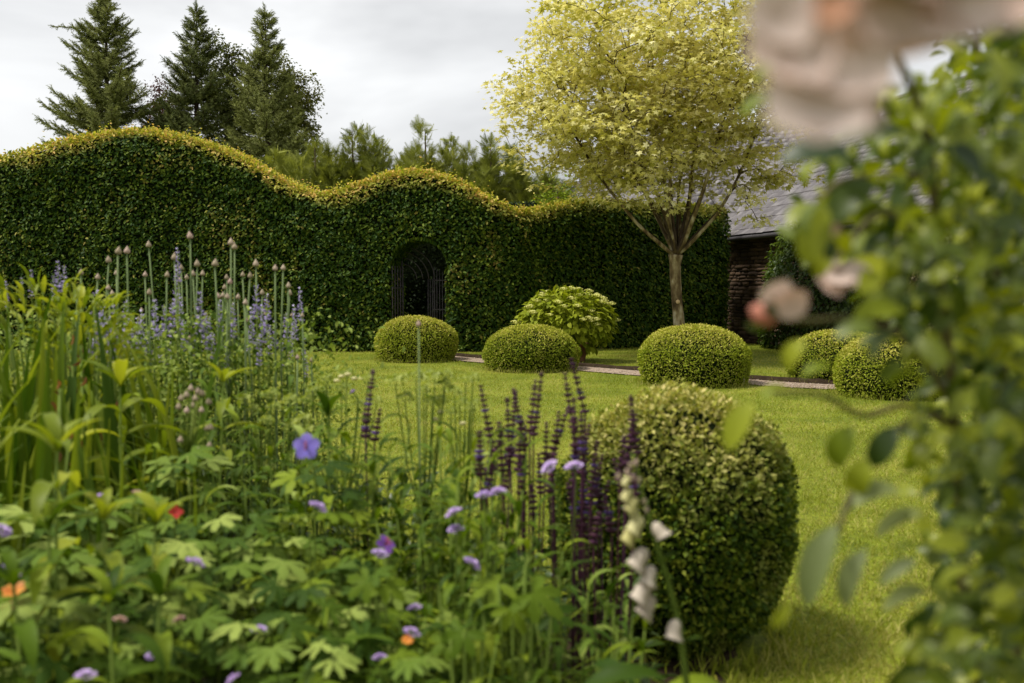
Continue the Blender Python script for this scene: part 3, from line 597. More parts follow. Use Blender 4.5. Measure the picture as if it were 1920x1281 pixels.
while z < EAVE + .05:
    h = random.uniform(.05, .105); u = random.uniform(-.3, 0)
    while u < 10.0:
        w = random.uniform(.16, .48); q = P0 + dA * (u + w / 2) + nA * (.285 - random.uniform(0, .014)); p = np.array((q[0], q[1], z)) - BO
        if u < 3.4 and ns < 300 and u > .3: obj('stone', st_me[random.randrange(8)], wA, p, Rw, (w - .012, .09, h - .010)); ns += 1
        else: gs.scatter((np.array([v.co[:] for v in st_me[0].vertices]), [tuple(pl.vertices) for pl in st_me[0].polygons]), p[None], Rw[None], np.array([[w - .012, .09, h - .01]]))
        u += w
    z += h
obj('stonework', gs.mesh('stonework', M['stone']), wA, (0, 0, 0), kind='stuff')
# eaves board and gutter
for d, n, L_ in ((dA, nA, LA), (dB, nB, LB)):
    a = P0 + n * .10 - P0; R3 = np.stack((np.array((d[0], d[1], 0)), np.array((n[0], n[1], 0)), np.array((0, 0, 1.))), -1)
    q = a + d * L_ / 2; obj('eaves_board', Geo().box((q[0], q[1], EAVE - .02), (L_, .03, .16), R3).mesh('eaves_board', M['timber']), bld, (0, 0, 0))
    pts = [(*(a - n * .10 + d * u), EAVE - .09 - .015 * u / L_) for u in np.linspace(.05, L_, 10)]
    obj('gutter', Geo().tube(pts, .055, 10).mesh('gutter', M['zinc'], True), bld, (0, 0, 0))
# gable end of the far wing, back closing walls
q = P0 + dB * LB - P0; V = [(*(q + nB * .3), -.02), (*(q + nB * RUN * 2), -.02), (*(q + nB * RUN * 2), EAVE), (*(q + nB * RUN), EAVE + RISE - .05), (*(q + nB * .3), EAVE + .2)]
obj('gable_wall', Geo().add(V, [(0, 1, 2, 3, 4)]).mesh('gable_wall', M['stone']), bld, (0, 0, 0))
V = [rp(P0, d, n, u, slope_len, 0) - BO for d, n, u in ((dA, nA, LA), (dA, nA, -RUN * mit), (dB, nB, LB))]
obj('ridge', Geo().tube(V, .07, 8).mesh('ridge', M['slate'], True), bld, (0, 0, 0))
V = [rp(P0, dA, nA, LA, slope_len) - BO, rp(P0, dA, nA, -RUN * mit, slope_len) - BO, rp(P0, dB, nB, LB, slope_len) - BO]
B2 = [np.array((*(nA * 2 * RUN + dA * LA), EAVE)), np.array((*(nA * 2 * RUN + -dA * RUN * mit * 2), EAVE)), np.array((*(nB * 2 * RUN + dB * LB), EAVE))]
obj('rear_slope', Geo().add(V + B2, [(0, 1, 4, 3), (1, 2, 5, 4)]).mesh('rear_slope', M['slate']), bld, (0, 0, 0))
obj('rear_wall', Geo().add(B2 + [b * np.array((1, 1, 0)) for b in B2], [(0, 1, 4, 3), (1, 2, 5, 4)]).mesh('rear_wall', M['stone']), bld, (0, 0, 0))

# climbers and shrubs against the wall
def climber(name, label, u0, u1, z0, z1, n, leaf, mat, depth=.45, seed=0, dome=True):
    c = P0 + dA * (u0 + u1) / 2 + nA * .2; t = thing(name, label, 'climber', (c[0], c[1], 0)); O = np.array((c[0], c[1], 0))
    N = n; a = rng.uniform(-1, 1, N); b = rng.uniform(0, 1, N); q = 1 - .55 * np.abs(a) ** 2.5 if dome else np.ones(N)
    u = (u0 + u1) / 2 + a * (u1 - u0) / 2 + .18 * vnoise(np.c_[b * 4, a], 1.5, seed); zz = z0 + (z1 - z0) * b * q + .1 * vnoise(np.c_[a * 3, b], 2, seed + 1)
    bul = depth * (.35 + .65 * np.sqrt(np.maximum(0, 1 - a * a)) * (.6 + .4 * np.sin(b * PI))) * (1 + .25 * vnoise(np.c_[u, zz], 2.5, seed + 2))
    out = bul * rng.uniform(.45, 1.05, N); p2 = P0 + dA[None] * u[:, None] - nA[None] * (out - .2)[:, None]
    pos = np.c_[p2, np.maximum(zz, .03)]; n3 = np.tile(np.array((-nA[0], -nA[1], 0)), (N, 1)) + np.c_[dA[0] * a, dA[1] * a, np.zeros(N)]
    ax = n3 * .6 + rng.normal(0, .5, (N, 3)) - np.array((0, 0, .5)); up = n3 * .5 + np.array((0, 0, .9)) + rng.normal(0, .35, (N, 3))
    g = Geo().scatter(T_hex(.6, .12, .2), pos, frames(ax, up), rng.uniform(leaf * .7, leaf * 1.3, N), yng=np.clip((b - .75) * 4, 0, 1) * rng.random(N))
    obj('foliage', g.mesh(name + '_foliage', mat, origin=O), t, (0, 0, 0), kind='stuff')
    g = Geo()
    for k in range(5):
        uu = (u0 + u1) / 2 + (k - 2) * .12; q2 = [P0 + dA * (uu + (k - 2) * .18 * f) + nA * (.18 - .06 * math.sin(f * 3)) for f in np.linspace(0, 1, 5)]
        g.tube([(*q_, z1 * .85 * f) for q_, f in zip(q2, np.linspace(0, 1, 5))], [.025, .02, .016, .012, .008], 5)
    obj('stems', g.mesh(name + '_stems', M['bark_dark'], origin=O), t, (0, 0, 0)); return t
M['climb'] = leafmat('climber_leaf', [(0, (.014, .032, .006)), (.6, (.032, .062, .010)), (1, (.08, .12, .018))], young=[(0, (.10, .17, .02)), (1, (.22, .30, .04))], trans=.35, rough=.42, noise=.4, nscale=2)
M['climb2'] = leafmat('brownish_leaf', [(0, (.06, .035, .018)), (.5, (.12, .075, .03)), (1, (.16, .13, .05))], trans=.3, rough=.5, noise=.4)
M['climb3'] = leafmat('variegated_leaf', [(0, (.05, .07, .02)), (.6, (.13, .14, .05)), (1, (.36, .34, .18))], trans=.3, rough=.5, noise=.4)
climber('wall_climber', 'dense dark green climber with bright top against the stone wall beneath the eaves', 2.55, 5.9, .05, 2.6, 8000, .085, M['climb'], depth=.75, seed=71)
climber('wall_shrub', 'reddish brown twiggy climber on the stone wall glimpsed behind rose leaves', 5.9, 7.5, .9, 2.3, 2200, .06, M['climb2'], depth=.35, seed=81)
climber('wall_shrub', 'pale variegated shrub trained up the stone wall behind rose leaves', 7.1, 9.4, .05, 2.35, 3200, .07, M['climb3'], depth=.5, seed=91)

# ================================================================== TREES
def grow(nodes, par, tips, bend=.12, steps=4, zpen=.6):
    """connect every tip to the nearest part of the skeleton, nearest first"""
    nodes = [np.asarray(n, float) for n in nodes]; par = list(par)
    A = np.zeros((len(nodes) + len(tips) * (steps + 1), 3)); A[:len(nodes)] = nodes; cnt = len(nodes); par = par + [0] * (len(A) - cnt)
    tips = np.asarray(tips); d0 = np.array([np.min(np.linalg.norm(A[:cnt] - t, axis=1)) for t in tips]); order = np.argsort(d0); ends = []
    for i in order:
        t = tips[i]; v = A[:cnt] - t; dd = np.linalg.norm(v, axis=1) + zpen * np.maximum(0, v[:, 2] + .05); k = int(np.argmin(dd)); a = A[k].copy(); L = np.linalg.norm(t - a); prev = k
        side = rng.normal(0, 1, 3) * bend * L
        for s in range(1, steps + 1):
            f = s / steps; p = a + (t - a) * f + side * math.sin(f * PI) + np.array((0, 0, .10 * L * math.sin(f * PI))); A[cnt] = p; par[cnt] = prev; prev = cnt; cnt += 1
        ends.append((prev, i))
    return A[:cnt], np.array(par[:cnt]), ends
def radii(A, par, rt=.004, ex=2.3):
    w = np.zeros(len(A)); ch = np.bincount(par[1:], minlength=len(A)); w[ch == 0] = rt ** ex
    for i in range(len(A) - 1, 0, -1):
        if w[i] == 0: w[i] = rt ** ex
        w[par[i]] += w[i]
    return w ** (1 / ex)
def spray_leaves(g, A, par, ends, n, tpl, size, spread=.28, flat=.35, droop=.25, up=(0, 0, 1.), rr=None):
    E = np.array([A[e] for e, _ in ends]); D = nrm(np.array([A[e] - A[par[par[e]]] for e, _ in ends])); N = len(E) * n
    e = np.repeat(E, n, 0); d = np.repeat(D, n, 0); off = rng.normal(0, 1, (N, 3)) * np.array((spread, spread, spread * flat)); pos = e + off - d * rng.uniform(0, spread, (N, 1))
    ax = nrm(off) * .9 + d * .5 + rng.normal(0, .4, (N, 3)) - np.array((0, 0, droop)); upv = np.array(up) + rng.normal(0, .38, (N, 3))
    rb = np.repeat(rng.random(len(E)), n) * .6 + rng.random(N) * .4
    g.scatter(tpl, pos, frames(ax, upv), rng.uniform(size * .65, size * 1.25, N), rnd=rb); return pos

# ---- the variegated maple
TY = 17.0; base = P(1276, 668, TY); base[2] = 0
mp_t = thing('variegated_maple', 'round-headed tree with pale yellow variegated leaves and mottled trunk', 'tree', base)
trunk = np.array([(base[0], TY, -.05), P(1274, 620, TY), P(1269, 560, TY), P(1266, 510, TY), P(1267, 478, TY)])
obj('trunk', Geo().tube(lerp_poly(trunk, 14) - base, np.interp(np.linspace(0, 1, 14), [0, .08, .5, .85, 1], [.135, .105, .092, .098, .125]), 12).mesh('trunk', M['bark'], True), mp_t, (0, 0, 0))
sc_c = P(1271, 566, TY - .115) - base
obj('pruning_scar', Geo().add(*lathe([(0, .012), (.032, .012), (.036, 0)], 14)).mesh('pruning_scar', M['scar'], True), mp_t, sc_c, np.array(((1, 0, 0), (0, 0, -1), (0, 1, 0.)))) 
limbs = [([(1262, 478), (1235, 455), (1200, 425), (1160, 378), (1120, 325), (1085, 265), (1050, 215)], -.5, .055), ([(1262, 470), (1248, 440), (1228, 400), (1200, 345), (1172, 290), (1150, 220), (1120, 140)], .5, .06),
         ([(1265, 470), (1254, 420), (1238, 375), (1212, 325), (1190, 270), (1175, 190), (1170, 90)], -.9, .06), ([(1267, 470), (1258, 400), (1246, 350), (1230, 300), (1222, 220), (1215, 120), (1225, 30)], .9, .06),
         ([(1268, 472), (1256, 420), (1256, 350), (1260, 290), (1264, 210), (1275, 110), (1285, 30)], -.4, .05), ([(1274, 475), (1286, 430), (1293, 370), (1300, 300), (1312, 210), (1330, 110), (1340, 30)], .7, .065),
         ([(1276, 472), (1296, 420), (1318, 360), (1335, 300), (1355, 230), (1385, 150), (1400, 70)], -1.0, .06), ([(1278, 474), (1310, 440), (1345, 400), (1375, 350), (1398, 300), (1425, 230), (1455, 170)], -.3, .055),
         ([(1272, 470), (1275, 420), (1272, 360), (1285, 300), (1310, 240), (1370, 180), (1420, 130)], 1.5, .045), ([(1266, 470), (1250, 430), (1222, 380), (1180, 320), (1120, 260), (1060, 170), (1030, 110)], 1.3, .045)]
nodes = [P(1267, 480, TY)]; par = [0]; lim_nodes = []
for pts, dy, r0 in limbs:
    path = lerp_poly([P(px, py, TY + dy * (k / (len(pts) - 1)) ** .8 * 1.25) for k, (px, py) in enumerate(pts)], 18); path[0] = nodes[0] + (path[1] - nodes[0]) * .2
    obj('limb', Geo().tube(path - base, np.linspace(r0 * .70, .009, 18), 7).mesh('limb', M['bark'], True), mp_t, (0, 0, 0))
    prev = 0
    for k, p in enumerate(path):
        if k < 6: continue
        nodes.append(p); par.append(prev if prev else 0); prev = len(nodes) - 1
cc = np.array((P(1236, 175, TY)[0], TY, 4.42)); tips = []
while len(tips) < 1150:
    d = nrm(rng.normal(size=3)); rr = rng.random() ** .40; q = d * rr
    el = np.array((2.62, 2.3, 2.02 if q[2] > 0 else 2.05)); k = 1 + .10 * math.sin(3 * math.atan2(d[1], d[0]) + 1) + .10 * math.sin(7 * d[2] + 5 * d[0]) + .05 * math.sin(13 * d[2] - 11 * d[0])
    if rng.random() < .10: k *= rng.uniform(1.05, 1.20)
    p = cc + q * el * k
    hr = math.hypot(p[0] - base[0], p[1] - TY)
    if p[2] < 3.55 and hr < (3.75 - p[2]) * 1.05: continue
    if p[2] < (2.9 if hr < 1.3 else 2.45) + .12 * rng.normal(): continue
    tips.append(p)
for q in ((935, 165), (950, 200), (1020, 35), (985, 110), (1485, 330), (1500, 300), (1450, 345), (1430, 320), (1130, 330), (1165, 352), (1100, 310), (1060, 310), (1005, 320), (1420, 415), (1350, 395), (960, 280), (975, 310), (1510, 240)):
    for k in range(2): tips.append(P(q[0], q[1], TY + rng.uniform(-.9, .6)))
for k in range(44):
    qx = rng.uniform(1080, 1450); tips.append(P(qx, rng.uniform(300, 395) - .25 * abs(qx - 1268) * .3, TY + rng.uniform(-1.1, .9)))
A, par, ends = grow(nodes, par, tips)
R_ = radii(A, par, .0042); ix = np.arange(1, len(A)); thin = R_ < .05; ix = ix[(R_[ix] < .045)]
obj('branches', Geo().segs(A[par[ix]] - base, A[ix] - base, np.minimum(R_[par[ix]], .03), np.minimum(R_[ix], .03), 5).mesh('branches', M['bark_dark']), mp_t, (0, 0, 0), kind='stuff')
g = Geo(); spray_leaves(g, A, par, ends, 28, maple_leaf, .074, spread=.165, flat=.28, droop=.2)
obj('crown', g.mesh('maple_crown', M['maple'], origin=base), mp_t, (0, 0, 0), kind='stuff')

# ---- spruces
def needle_twig(nst=9, seed=0):
    r = random.Random(seed); V = []; F = []
    for i in range(nst):
        y = .08 + .92 * i / nst
        for k in range(3):
            a = r.uniform(0, 6.28); l = r.uniform(.20, .30) * (1.1 - .4 * y); b = len(V); c, s = math.cos(a), math.sin(a); w = .035
            V += [(-w * s, y, w * c), (w * s, y, -w * c), (c * l, y + l * 1.0, s * l)]; F.append((b, b + 1, b + 2))
    b = len(V); V += [(-.03, 0, 0), (.03, 0, 0), (0, 1.12, 0.0), (0, 0, .04)]; F += [(b, b + 1, b + 2), (b, b + 3, b + 2)]
    return (V, F)
twigs = [needle_twig(7, k) for k in range(4)]
def spruce(label, px, ytop, Y, slope, rmax, lean=0, extra=None, dens=1.0):
    tp = P(px, ytop, Y); b = np.array((tp[0] - lean, Y, 0.)); H = tp[2]; t = thing('spruce', label, 'tree', b, 'spruces behind the hedge')
    obj('trunk', Geo().tube([(0, 0, -.05), (lean * .4, 0, H * .4), (lean, 0, H)], [.22, .15, .015], 8).mesh('spruce_trunk', M['bark_dark'], True), t, (0, 0, 0))
    pos = []; ax = []; sz = []; sA = []; sB = []; z = 4.3; yg = []
    while z < H - .12:
        nb = 7 if H - z > 1.5 else 5
        for k in range(nb):
            a = rng.uniform(0, 6.28); L = min(rmax, (H - z) * slope + .10) * rng.uniform(.62, 1.16) * (1 + .20 * math.sin(z * 2.3 + a * 2 + px) + .14 * math.sin(z * 5.1 - a * 3 + px * .7))
            o = np.array((lean * z / H, 0, z + rng.uniform(-.12, .12))); dh = np.array((math.cos(a), math.sin(a), 0.)); old = np.clip((H - z) / 4, 0, 1)
            if math.sin(a) > .55 and rng.random() < .5: continue                        # far side thinner
            f = np.linspace(0, 1, 7)[:, None]; path = o + dh * L * f + np.array((0, 0, 1.)) * L * ((.55 - .75 * old) * f + (.15 + .30 * old) * f ** 2.4)
            sA += list(path[:-1]); sB += list(path[1:])
            ds = .085 / dens; m = max(3, int(L / ds))
            for q in range(m):
                u = (.18 + .82 * (q + rng.random()) / m); j = u * 6; i0 = min(5, int(j)); p = path[i0] + (path[i0 + 1] - path[i0]) * (j - i0); dr = nrm(path[i0 + 1] - path[i0]); sd = np.array((-dh[1], dh[0], 0))
                for s_ in (-1, 1, 0):
                    ll = rng.uniform(.18, .38) * (1.15 - .5 * u) + .06; pos.append(p + rng.normal(0, .02, 3)); ax.append(dr * .75 + sd * s_ * rng.uniform(.5, 1.0) + np.array((0, 0, rng.normal(.10 if s_ == 0 else -.10, .28)))); sz.append(ll); yg.append(.3 + .7 * u)
            pos.append(path[-1]); ax.append(path[-1] - path[-2]); sz.append(.26); yg.append(1)
        z += .24 / dens
    for z_, a_, L_ in (extra or ()):
        o = np.array((0, 0, z_)); dh = np.array((math.cos(a_), math.sin(a_), 0)); f = np.linspace(0, 1, 7)[:, None]; path = o + dh * L_ * f + np.array((0, 0, 1.)) * L_ * .06 * f; sA += list(path[:-1]); sB += list(path[1:])
        for q in range(60): u = .3 + .7 * q / 60; pos.append(o + dh * L_ * u + np.array((0, 0, .06 * L_ * u))); ax.append(dh + rng.normal(0, .6, 3)); sz.append(.2 * (1.3 - .5 * u)); yg.append(u)
    for k in range(6): pos.append(np.array((lean, 0, H - .15 + .05 * k))); ax.append(np.array((rng.normal(0, .3), rng.normal(0, .3), 1.))); sz.append(.3); yg.append(1)
    pos = np.array(pos); ax = np.array(ax); sz = np.array(sz); N = len(pos); R = frames(ax, np.array((0, 0, 1.)) + rng.normal(0, .3, (N, 3))); g = Geo(); kk = rng.integers(0, 4, N); rb = np.clip(np.array(yg) * .5 + rng.random(N) * .5, 0, 1)
    for k in range(4): m = kk == k; g.scatter(twigs[k], pos[m], R[m], sz[m], rnd=rb[m])
    obj('needles', g.mesh('spruce_needles', M['spruce']), t, (0, 0, 0), kind='stuff')
    sA = np.array(sA); sB = np.array(sB); obj('branches', Geo().segs(sA, sB, np.full(len(sA), .018), np.full(len(sA), .014), 4).mesh('spruce_branches', M['bark_dark']), t, (0, 0, 0), kind='stuff')
    return t
spruce('broad blue-green spruce at the left, tallest of the three spruces', 198, -14, 37, .385, 2.0, lean=.1, dens=1.2, extra=[(10.7, PI, 1.9), (7.9, PI * .97, 1.9)])
spruce('narrow spruce in the middle of the three spruces', 368, 16, 38, .32, 1.75, lean=.15, dens=1.2)
spruce('spruce furthest right, rising next to a pale leafy tree', 497, 24, 37, .29, 1.6, lean=-.1, dens=1.2)

# ---- loose broadleaved trees between the spruces and shrub behind the hedge dip
def broad(name, label, c, el, n_t, n_l, leaf, mat, base, tpl=None, spread=.25, cat='tree', up_bias=.3, rt=.006):
    c = np.array(c); base = np.array(base); t = thing(name, label, cat, base)
    tips = []
    while len(tips) < n_t:
        d = nrm(rng.normal(size=3)); p = c + d * rng.random() ** .42 * np.array(el) * (1 + .18 * math.sin(5 * d[0] + 4 * d[2])); tips.append(p)
    H = c[2] + el[2] * .7; nodes = [base + (np.array((c[0], c[1], H)) - base) * f + np.array((.08 * math.sin(f * 5), 0, 0)) for f in np.linspace(0, 1, 14)]; par = [max(0, i - 1) for i in range(14)]
    A, pr, ends = grow(nodes, par, tips, zpen=1.0); r = radii(A, pr, rt); ix = np.arange(14, len(A))
    obj('trunk', Geo().tube(np.array(nodes) - base, np.linspace(max(.06, min(.16, r[0])), .02, 14), 7).mesh('trunk', M['bark_dark'], True), t, (0, 0, 0))
    obj('branches', Geo().segs(A[pr[ix]] - base, A[ix] - base, np.minimum(r[pr[ix]], .04), np.minimum(r[ix], .04), 4).mesh('branches', M['bark_dark']), t, (0, 0, 0), kind='stuff')
    g = Geo(); spray_leaves(g, A, pr, ends, n_l, tpl or T_hex(.7, .1, .15), leaf, spread=spread, flat=.8); obj('crown', g.mesh('crown', mat, origin=base), t, (0, 0, 0), kind='stuff'); return t
q = P(430, 180, 39.5); broad('birch', 'loose pale-leaved tree showing between the middle and right spruces', (q[0], 39.5, q[2] - .8), (1.2, .9, 3.4), 560, 20, .115, M['birch'], (q[0], 39.5, 0), spread=.12, rt=.009)
q = P(548, 215, 40.5); broad('birch', 'loose leafy tree with open right-hand side behind the right spruce', (q[0], 40.5, q[2] - .3), (1.25, .9, 2.6), 520, 20, .115, M['birch'], (q[0] - .2, 40.5, 0), spread=.12, rt=.009)
q = P(303, 205, 41.0); broad('copper_tree', 'slender dark purple-leaved tree between the left and middle spruces', (q[0], 41, q[2] - .6), (.75, .7, 2.2), 150, 20, .11, M['purple'], (q[0], 41, 0), spread=.22)
q = P(1052, 368, 24.0); broad('leafy_shrub', 'bright green shrub rising behind the hedge dip left of the slate roof', (q[0], 24.0, 2.9), (.62, .5, .85), 130, 24, .085, M['green'], (q[0], 24, 0), spread=.16, cat='shrub')

# ---- row of feathery cypresses
def frond(seed):
    r = random.Random(seed); V = []; F = []
    for i in range(9):
        y = i / 9; z = -.22 * y * y
        for s in (-1, 1):
            l = (.42 * (1 - y) + .10) * r.uniform(.8, 1.1); b = len(V); w = .035
            V += [(0, y - w * 1.2, z), (0, y + w * 1.2, z), (s * l, y + l * .85, z - .10 * l)]; F.append((b, b + 2, b + 1) if s > 0 else (b, b + 1, b + 2))
    b = len(V); V += [(-.02, 0, 0), (.02, 0, 0), (0, 1.1, -.27)]; F.append((b, b + 1, b + 2)); return (V, F)
fronds = [frond(k) for k in range(4)]
def cypress(label, px, ytop, Y, rad, n, plumes=5):
    tp = P(px, ytop, Y); b = np.array((tp[0], Y, 0)); H = tp[2]; t = thing('cypress', label, 'tree', b, 'cypresses in a row behind the hedge')
    obj('trunk', Geo().tube([(0, 0, -.05), (.05, 0, H * .5), (0, 0, H - .1)], [.12, .08, .01], 6).mesh('trunk', M['bark_dark'], True), t, (0, 0, 0))
    pos = []; ax = []
    for k in range(plumes):
        off = np.array((0, 0, 0)) if k == 0 else np.array((rng.uniform(-1, 1) * rad * 1.15, rng.uniform(-.6, .6) * rad, 0)); h = H if k == 0 else H * rng.uniform(.68, .97); nod = rng.normal(0, .14, 2)
        m = n // plumes; f = rng.random(m) ** .85; zz = 2.2 + (h - 2.2) * f; r = (rad * .52) * (1 - f) ** .72 * rng.uniform(.3, 1.05, m) + .03; a = rng.uniform(0, 6.28, m)
        w = np.clip((f - .75) / .25, 0, 1) ** 2
        pos.append(np.c_[off[0] * (1 - .25 * f) + r * np.cos(a) + nod[0] * w * 1.2, off[1] + r * np.sin(a) + nod[1] * w, zz]); ax.append(np.c_[np.cos(a) * .8 + nod[0] * w * 2, np.sin(a) * .8, rng.uniform(.2, 1.3, m)])
    pos = np.concatenate(pos); ax = np.concatenate(ax); N = len(pos); R = frames(ax + rng.normal(0, .25, (N, 3)), nrm(np.c_[ax[:, :2], np.full(N, .3)]) + rng.normal(0, .5, (N, 3))); g = Geo(); kk = rng.integers(0, 4, N); s = rng.uniform(.15, .36, N)
    for k in range(4): m = kk == k; g.scatter(fronds[k], pos[m], R[m], s[m])
    obj('sprays', g.mesh('cypress_sprays', M['cypress']), t, (0, 0, 0), kind='stuff'); return t
CY = [(520, 300, 27, .9, 'low cypress at the left end of the row, below the right spruce'), (590, 268, 26.5, .9, 'feathery cypress just right of the spruce foot'), (660, 238, 26.5, .85, 'cypress with a tall nodding plume above the first hedge dip'), (718, 258, 27, .8, 'cypress with forked tops over the archway crest, left of the tallest plume'),
      (797, 235, 26.5, .85, 'tallest cypress plume, right of the archway crest'), (850, 262, 27, .85, 'cypress with short tufts between the tallest plume and the thin leader'), (920, 262, 26, .75, 'cypress with a thin single leader near the yellow tree'), (975, 318, 26.5, .9, 'low dark cypress half behind the yellow tree'), (1015, 322, 27, .7, 'last cypress of the row beside the bright green shrub'), (460, 330, 27.5, .8, 'cypress peeping over the hedge slope under the spruces')]
for px, yt, Y, r, lab in CY: cypress(lab, px, yt, Y, r * 1.3, 2500, 15)

# ================================================================== GRASS
balls = [(-1.60, 16.62, .62), (.28, 14.65, .64), (2.26, 12.35, .63), (4.20, 12.75, .58), (4.22, 10.95, .58), (.565, 3.27, .28), (1.03, 16.15, .16), (base[0], TY, .15)]
def grass_pts(n, y0, y1, powr):
    u = rng.random(n); Y = (y0 ** powr + u * (y1 ** powr - y0 ** powr)) ** (1 / powr); px = rng.uniform(-120, 2040, n); X = (px - 960) / FPX * Y
    xy = np.c_[X, Y]; ok = (Dpath(xy) > HW + rng.uniform(-.06, .03, n)) & ~inpoly(xy, BED)
    for bx, by, br in balls: ok &= (X - bx) ** 2 + (Y - by) ** 2 > br ** 2
    ok &= ~((X > HL[0, 0]) & (X < 4.4) & (Y > np.interp(X, HL[:, 0], HL[:, 1]) + .05)); ok &= (Y < 22.5) & ~((X - P0[0]) * nA[0] + (Y - P0[1]) * nA[1] > .25)
    return xy[ok]
M['grass'] = leafmat('grass_blade', [(0, (.080, .120, .010)), (.4, (.170, .215, .018)), (.75, (.265, .295, .035)), (1, (.46, .42, .14))], trans=.38, rough=.7, spec=.06, noise=.8, nscale=1.1)
gb = ([(-.5, 0, 0), (.5, 0, 0), (.36, .5, .06), (-.36, .5, .06), (0, 1, -.12)], [(0, 1, 2, 3), (3, 2, 4)]); gt = ([(-.5, 0, 0), (.5, 0, 0), (0, 1, 0)], [(0, 1, 2)])
g = Geo()
for n, y0, y1, pw, tpl, h, w in ((130000, 2.6, 8, .5, gb, (.020, .052), .0042), (150000, 8, 22.5, .7, gt, (.022, .045), .009)):
    xy = grass_pts(n, y0, y1, pw); N = len(xy); tuft = .75 + .35 * vnoise(xy, 2.2, 21) * .6
    lean = rng.normal(0, .6, (N, 2)); ax = np.c_[lean, np.ones(N)]; a = rng.uniform(0, 6.28, N); up = np.c_[np.cos(a), np.sin(a), np.zeros(N)]; hh = rng.uniform(*h, N) * tuft
    g.scatter(tpl, np.c_[xy, np.full(N, -.006)], frames(ax, up), np.c_[np.full(N, w) * rng.uniform(.7, 1.3, N), hh, hh], rnd=np.clip(rng.random(N) * .8 + .18 * vnoise(xy, 1.3, 22), 0, 1))
# longer tufts along the foot of the near ball, the far turf edge and the domes
xy = []
for bx, by, br in balls[:6]:
    a = rng.uniform(0, 6.28, 420); r = br * 1.05 + rng.gamma(1.5, .03, 420); xy.append(np.c_[bx + r * np.cos(a), by + r * np.sin(a)])
ii = rng.integers(0, 90, 5000); xy.append(PATH[ii] + pn[ii] * (HW + .05 + rng.gamma(1.5, .03, 5000))[:, None] + rng.normal(0, .05, (5000, 2))); xy = np.concatenate(xy); xy = xy[(Dpath(xy) > HW - .02)]; N = len(xy)
ax = np.c_[rng.normal(0, .4, (N, 2)), np.ones(N)]; a = rng.uniform(0, 6.28, N); hh = rng.uniform(.04, .085, N)
g.scatter(gb, np.c_[xy, np.full(N, .0)], frames(ax, np.c_[np.cos(a), np.sin(a), np.zeros(N)]), np.c_[np.full(N, .007), hh, hh])
go = obj('grass', g.mesh('grass', M['grass']), kind='stuff'); tag(go, 'short mown yellow-green grass blades across the lawn', 'grass')

# ================================================================== BORDER PLANTS
def put(name, me, parent, p, axis, up, s, label=None):
    """place a shared leaf/petal mesh at world point p as a part of parent"""
    o = np.array(parent.location); return obj(name, me, parent, np.asarray(p) - o, frames(np.asarray(axis, float), np.asarray(up, float)), s, label=label)
def ground(x, y): return np.array((x, y, .03))
def base_of(px, py, Y): p = P(px, py, Y); return np.array((p[0], p[1], .02))
def stem_mesh(pts, r, mat, org, sides=5, name='stem'): return Geo().tube(np.asarray(pts) - org, r, sides).mesh(name, mat, True)

# shared meshes
M['limegreen'] = leafmat('fresh_green_leaf', [(0, (.06, .11, .007)), (.5, (.13, .19, .012)), (1, (.24, .29, .03))], trans=.3, rough=.6, spec=.1)
strapT = [T_blade(.035, 9, lambda t: min(1, (1 - t) * 3.2) * (.75 + .25 * min(1, t * 4)), a, .35, .002, k) for k, a in enumerate((.18, .35, .6, .95, 1.25, .08))]
strap_me = [tmesh('strap_leaf', t, M['strap']) for t in strapT]
lanceT = [T_blade(.21, 7, lambda t: math.sin(PI * (t * .93 + .05)) ** .85, a, .22, .0, k) for k, a in enumerate((.45, .7, .9, .55))]
lance_lime = [tmesh('lance_leaf', t, M['lime']) for t in lanceT]; lance_green = [tmesh('lance_leaf', t, M['green']) for t in lanceT]; lance_sage = [tmesh('lance_leaf', t, M['sage']) for t in lanceT]
palm = [T_palmate(5 + 2 * (k % 2), .76, 3, .30, k) for k in range(4)]; palm_sage = [tmesh('lobed_leaf', t, M['sage']) for t in palm]; palm_green = [tmesh('lobed_leaf', t, M['green']) for t in palm]
palm3 = [tmesh('lobed_leaf', T_palmate(5, .66, 3, .4, 9 + k, spread=130), M['limegreen']) for k in range(2)]
narrow = [tmesh('narrow_leaf', T_blade(.19, 6, lambda t: math.sin(PI * (t * .95 + .03)) ** .7, a, .2, 0, k), M['green']) for k, a in enumerate((.5, .9, 1.2))]
narrow_s = [tmesh('narrow_leaf', T_blade(.20, 6, lambda t: math.sin(PI * (t * .95 + .03)) ** .7, a, .2, 0, k), M['sage']) for k, a in enumerate((.5, .9, 1.2))]

# ---- low leafy cover filling the bed under the named plants; leaves coloured dark as shaded gaps
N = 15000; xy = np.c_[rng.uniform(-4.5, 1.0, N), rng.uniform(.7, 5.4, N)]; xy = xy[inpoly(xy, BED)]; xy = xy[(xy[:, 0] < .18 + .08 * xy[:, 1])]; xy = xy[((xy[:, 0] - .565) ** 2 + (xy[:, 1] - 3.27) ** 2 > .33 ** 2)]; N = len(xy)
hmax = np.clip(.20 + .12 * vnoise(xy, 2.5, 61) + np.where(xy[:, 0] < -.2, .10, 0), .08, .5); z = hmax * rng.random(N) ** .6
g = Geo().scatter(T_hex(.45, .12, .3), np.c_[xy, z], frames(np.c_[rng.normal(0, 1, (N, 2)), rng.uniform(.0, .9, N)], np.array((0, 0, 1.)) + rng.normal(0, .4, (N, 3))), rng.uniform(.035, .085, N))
go = obj('ground_cover', g.mesh('ground_cover', M['deep']), kind='stuff'); tag(go, 'low green leaves carpeting the border under the flowers, darkened to read as shaded gaps', 'ground cover')

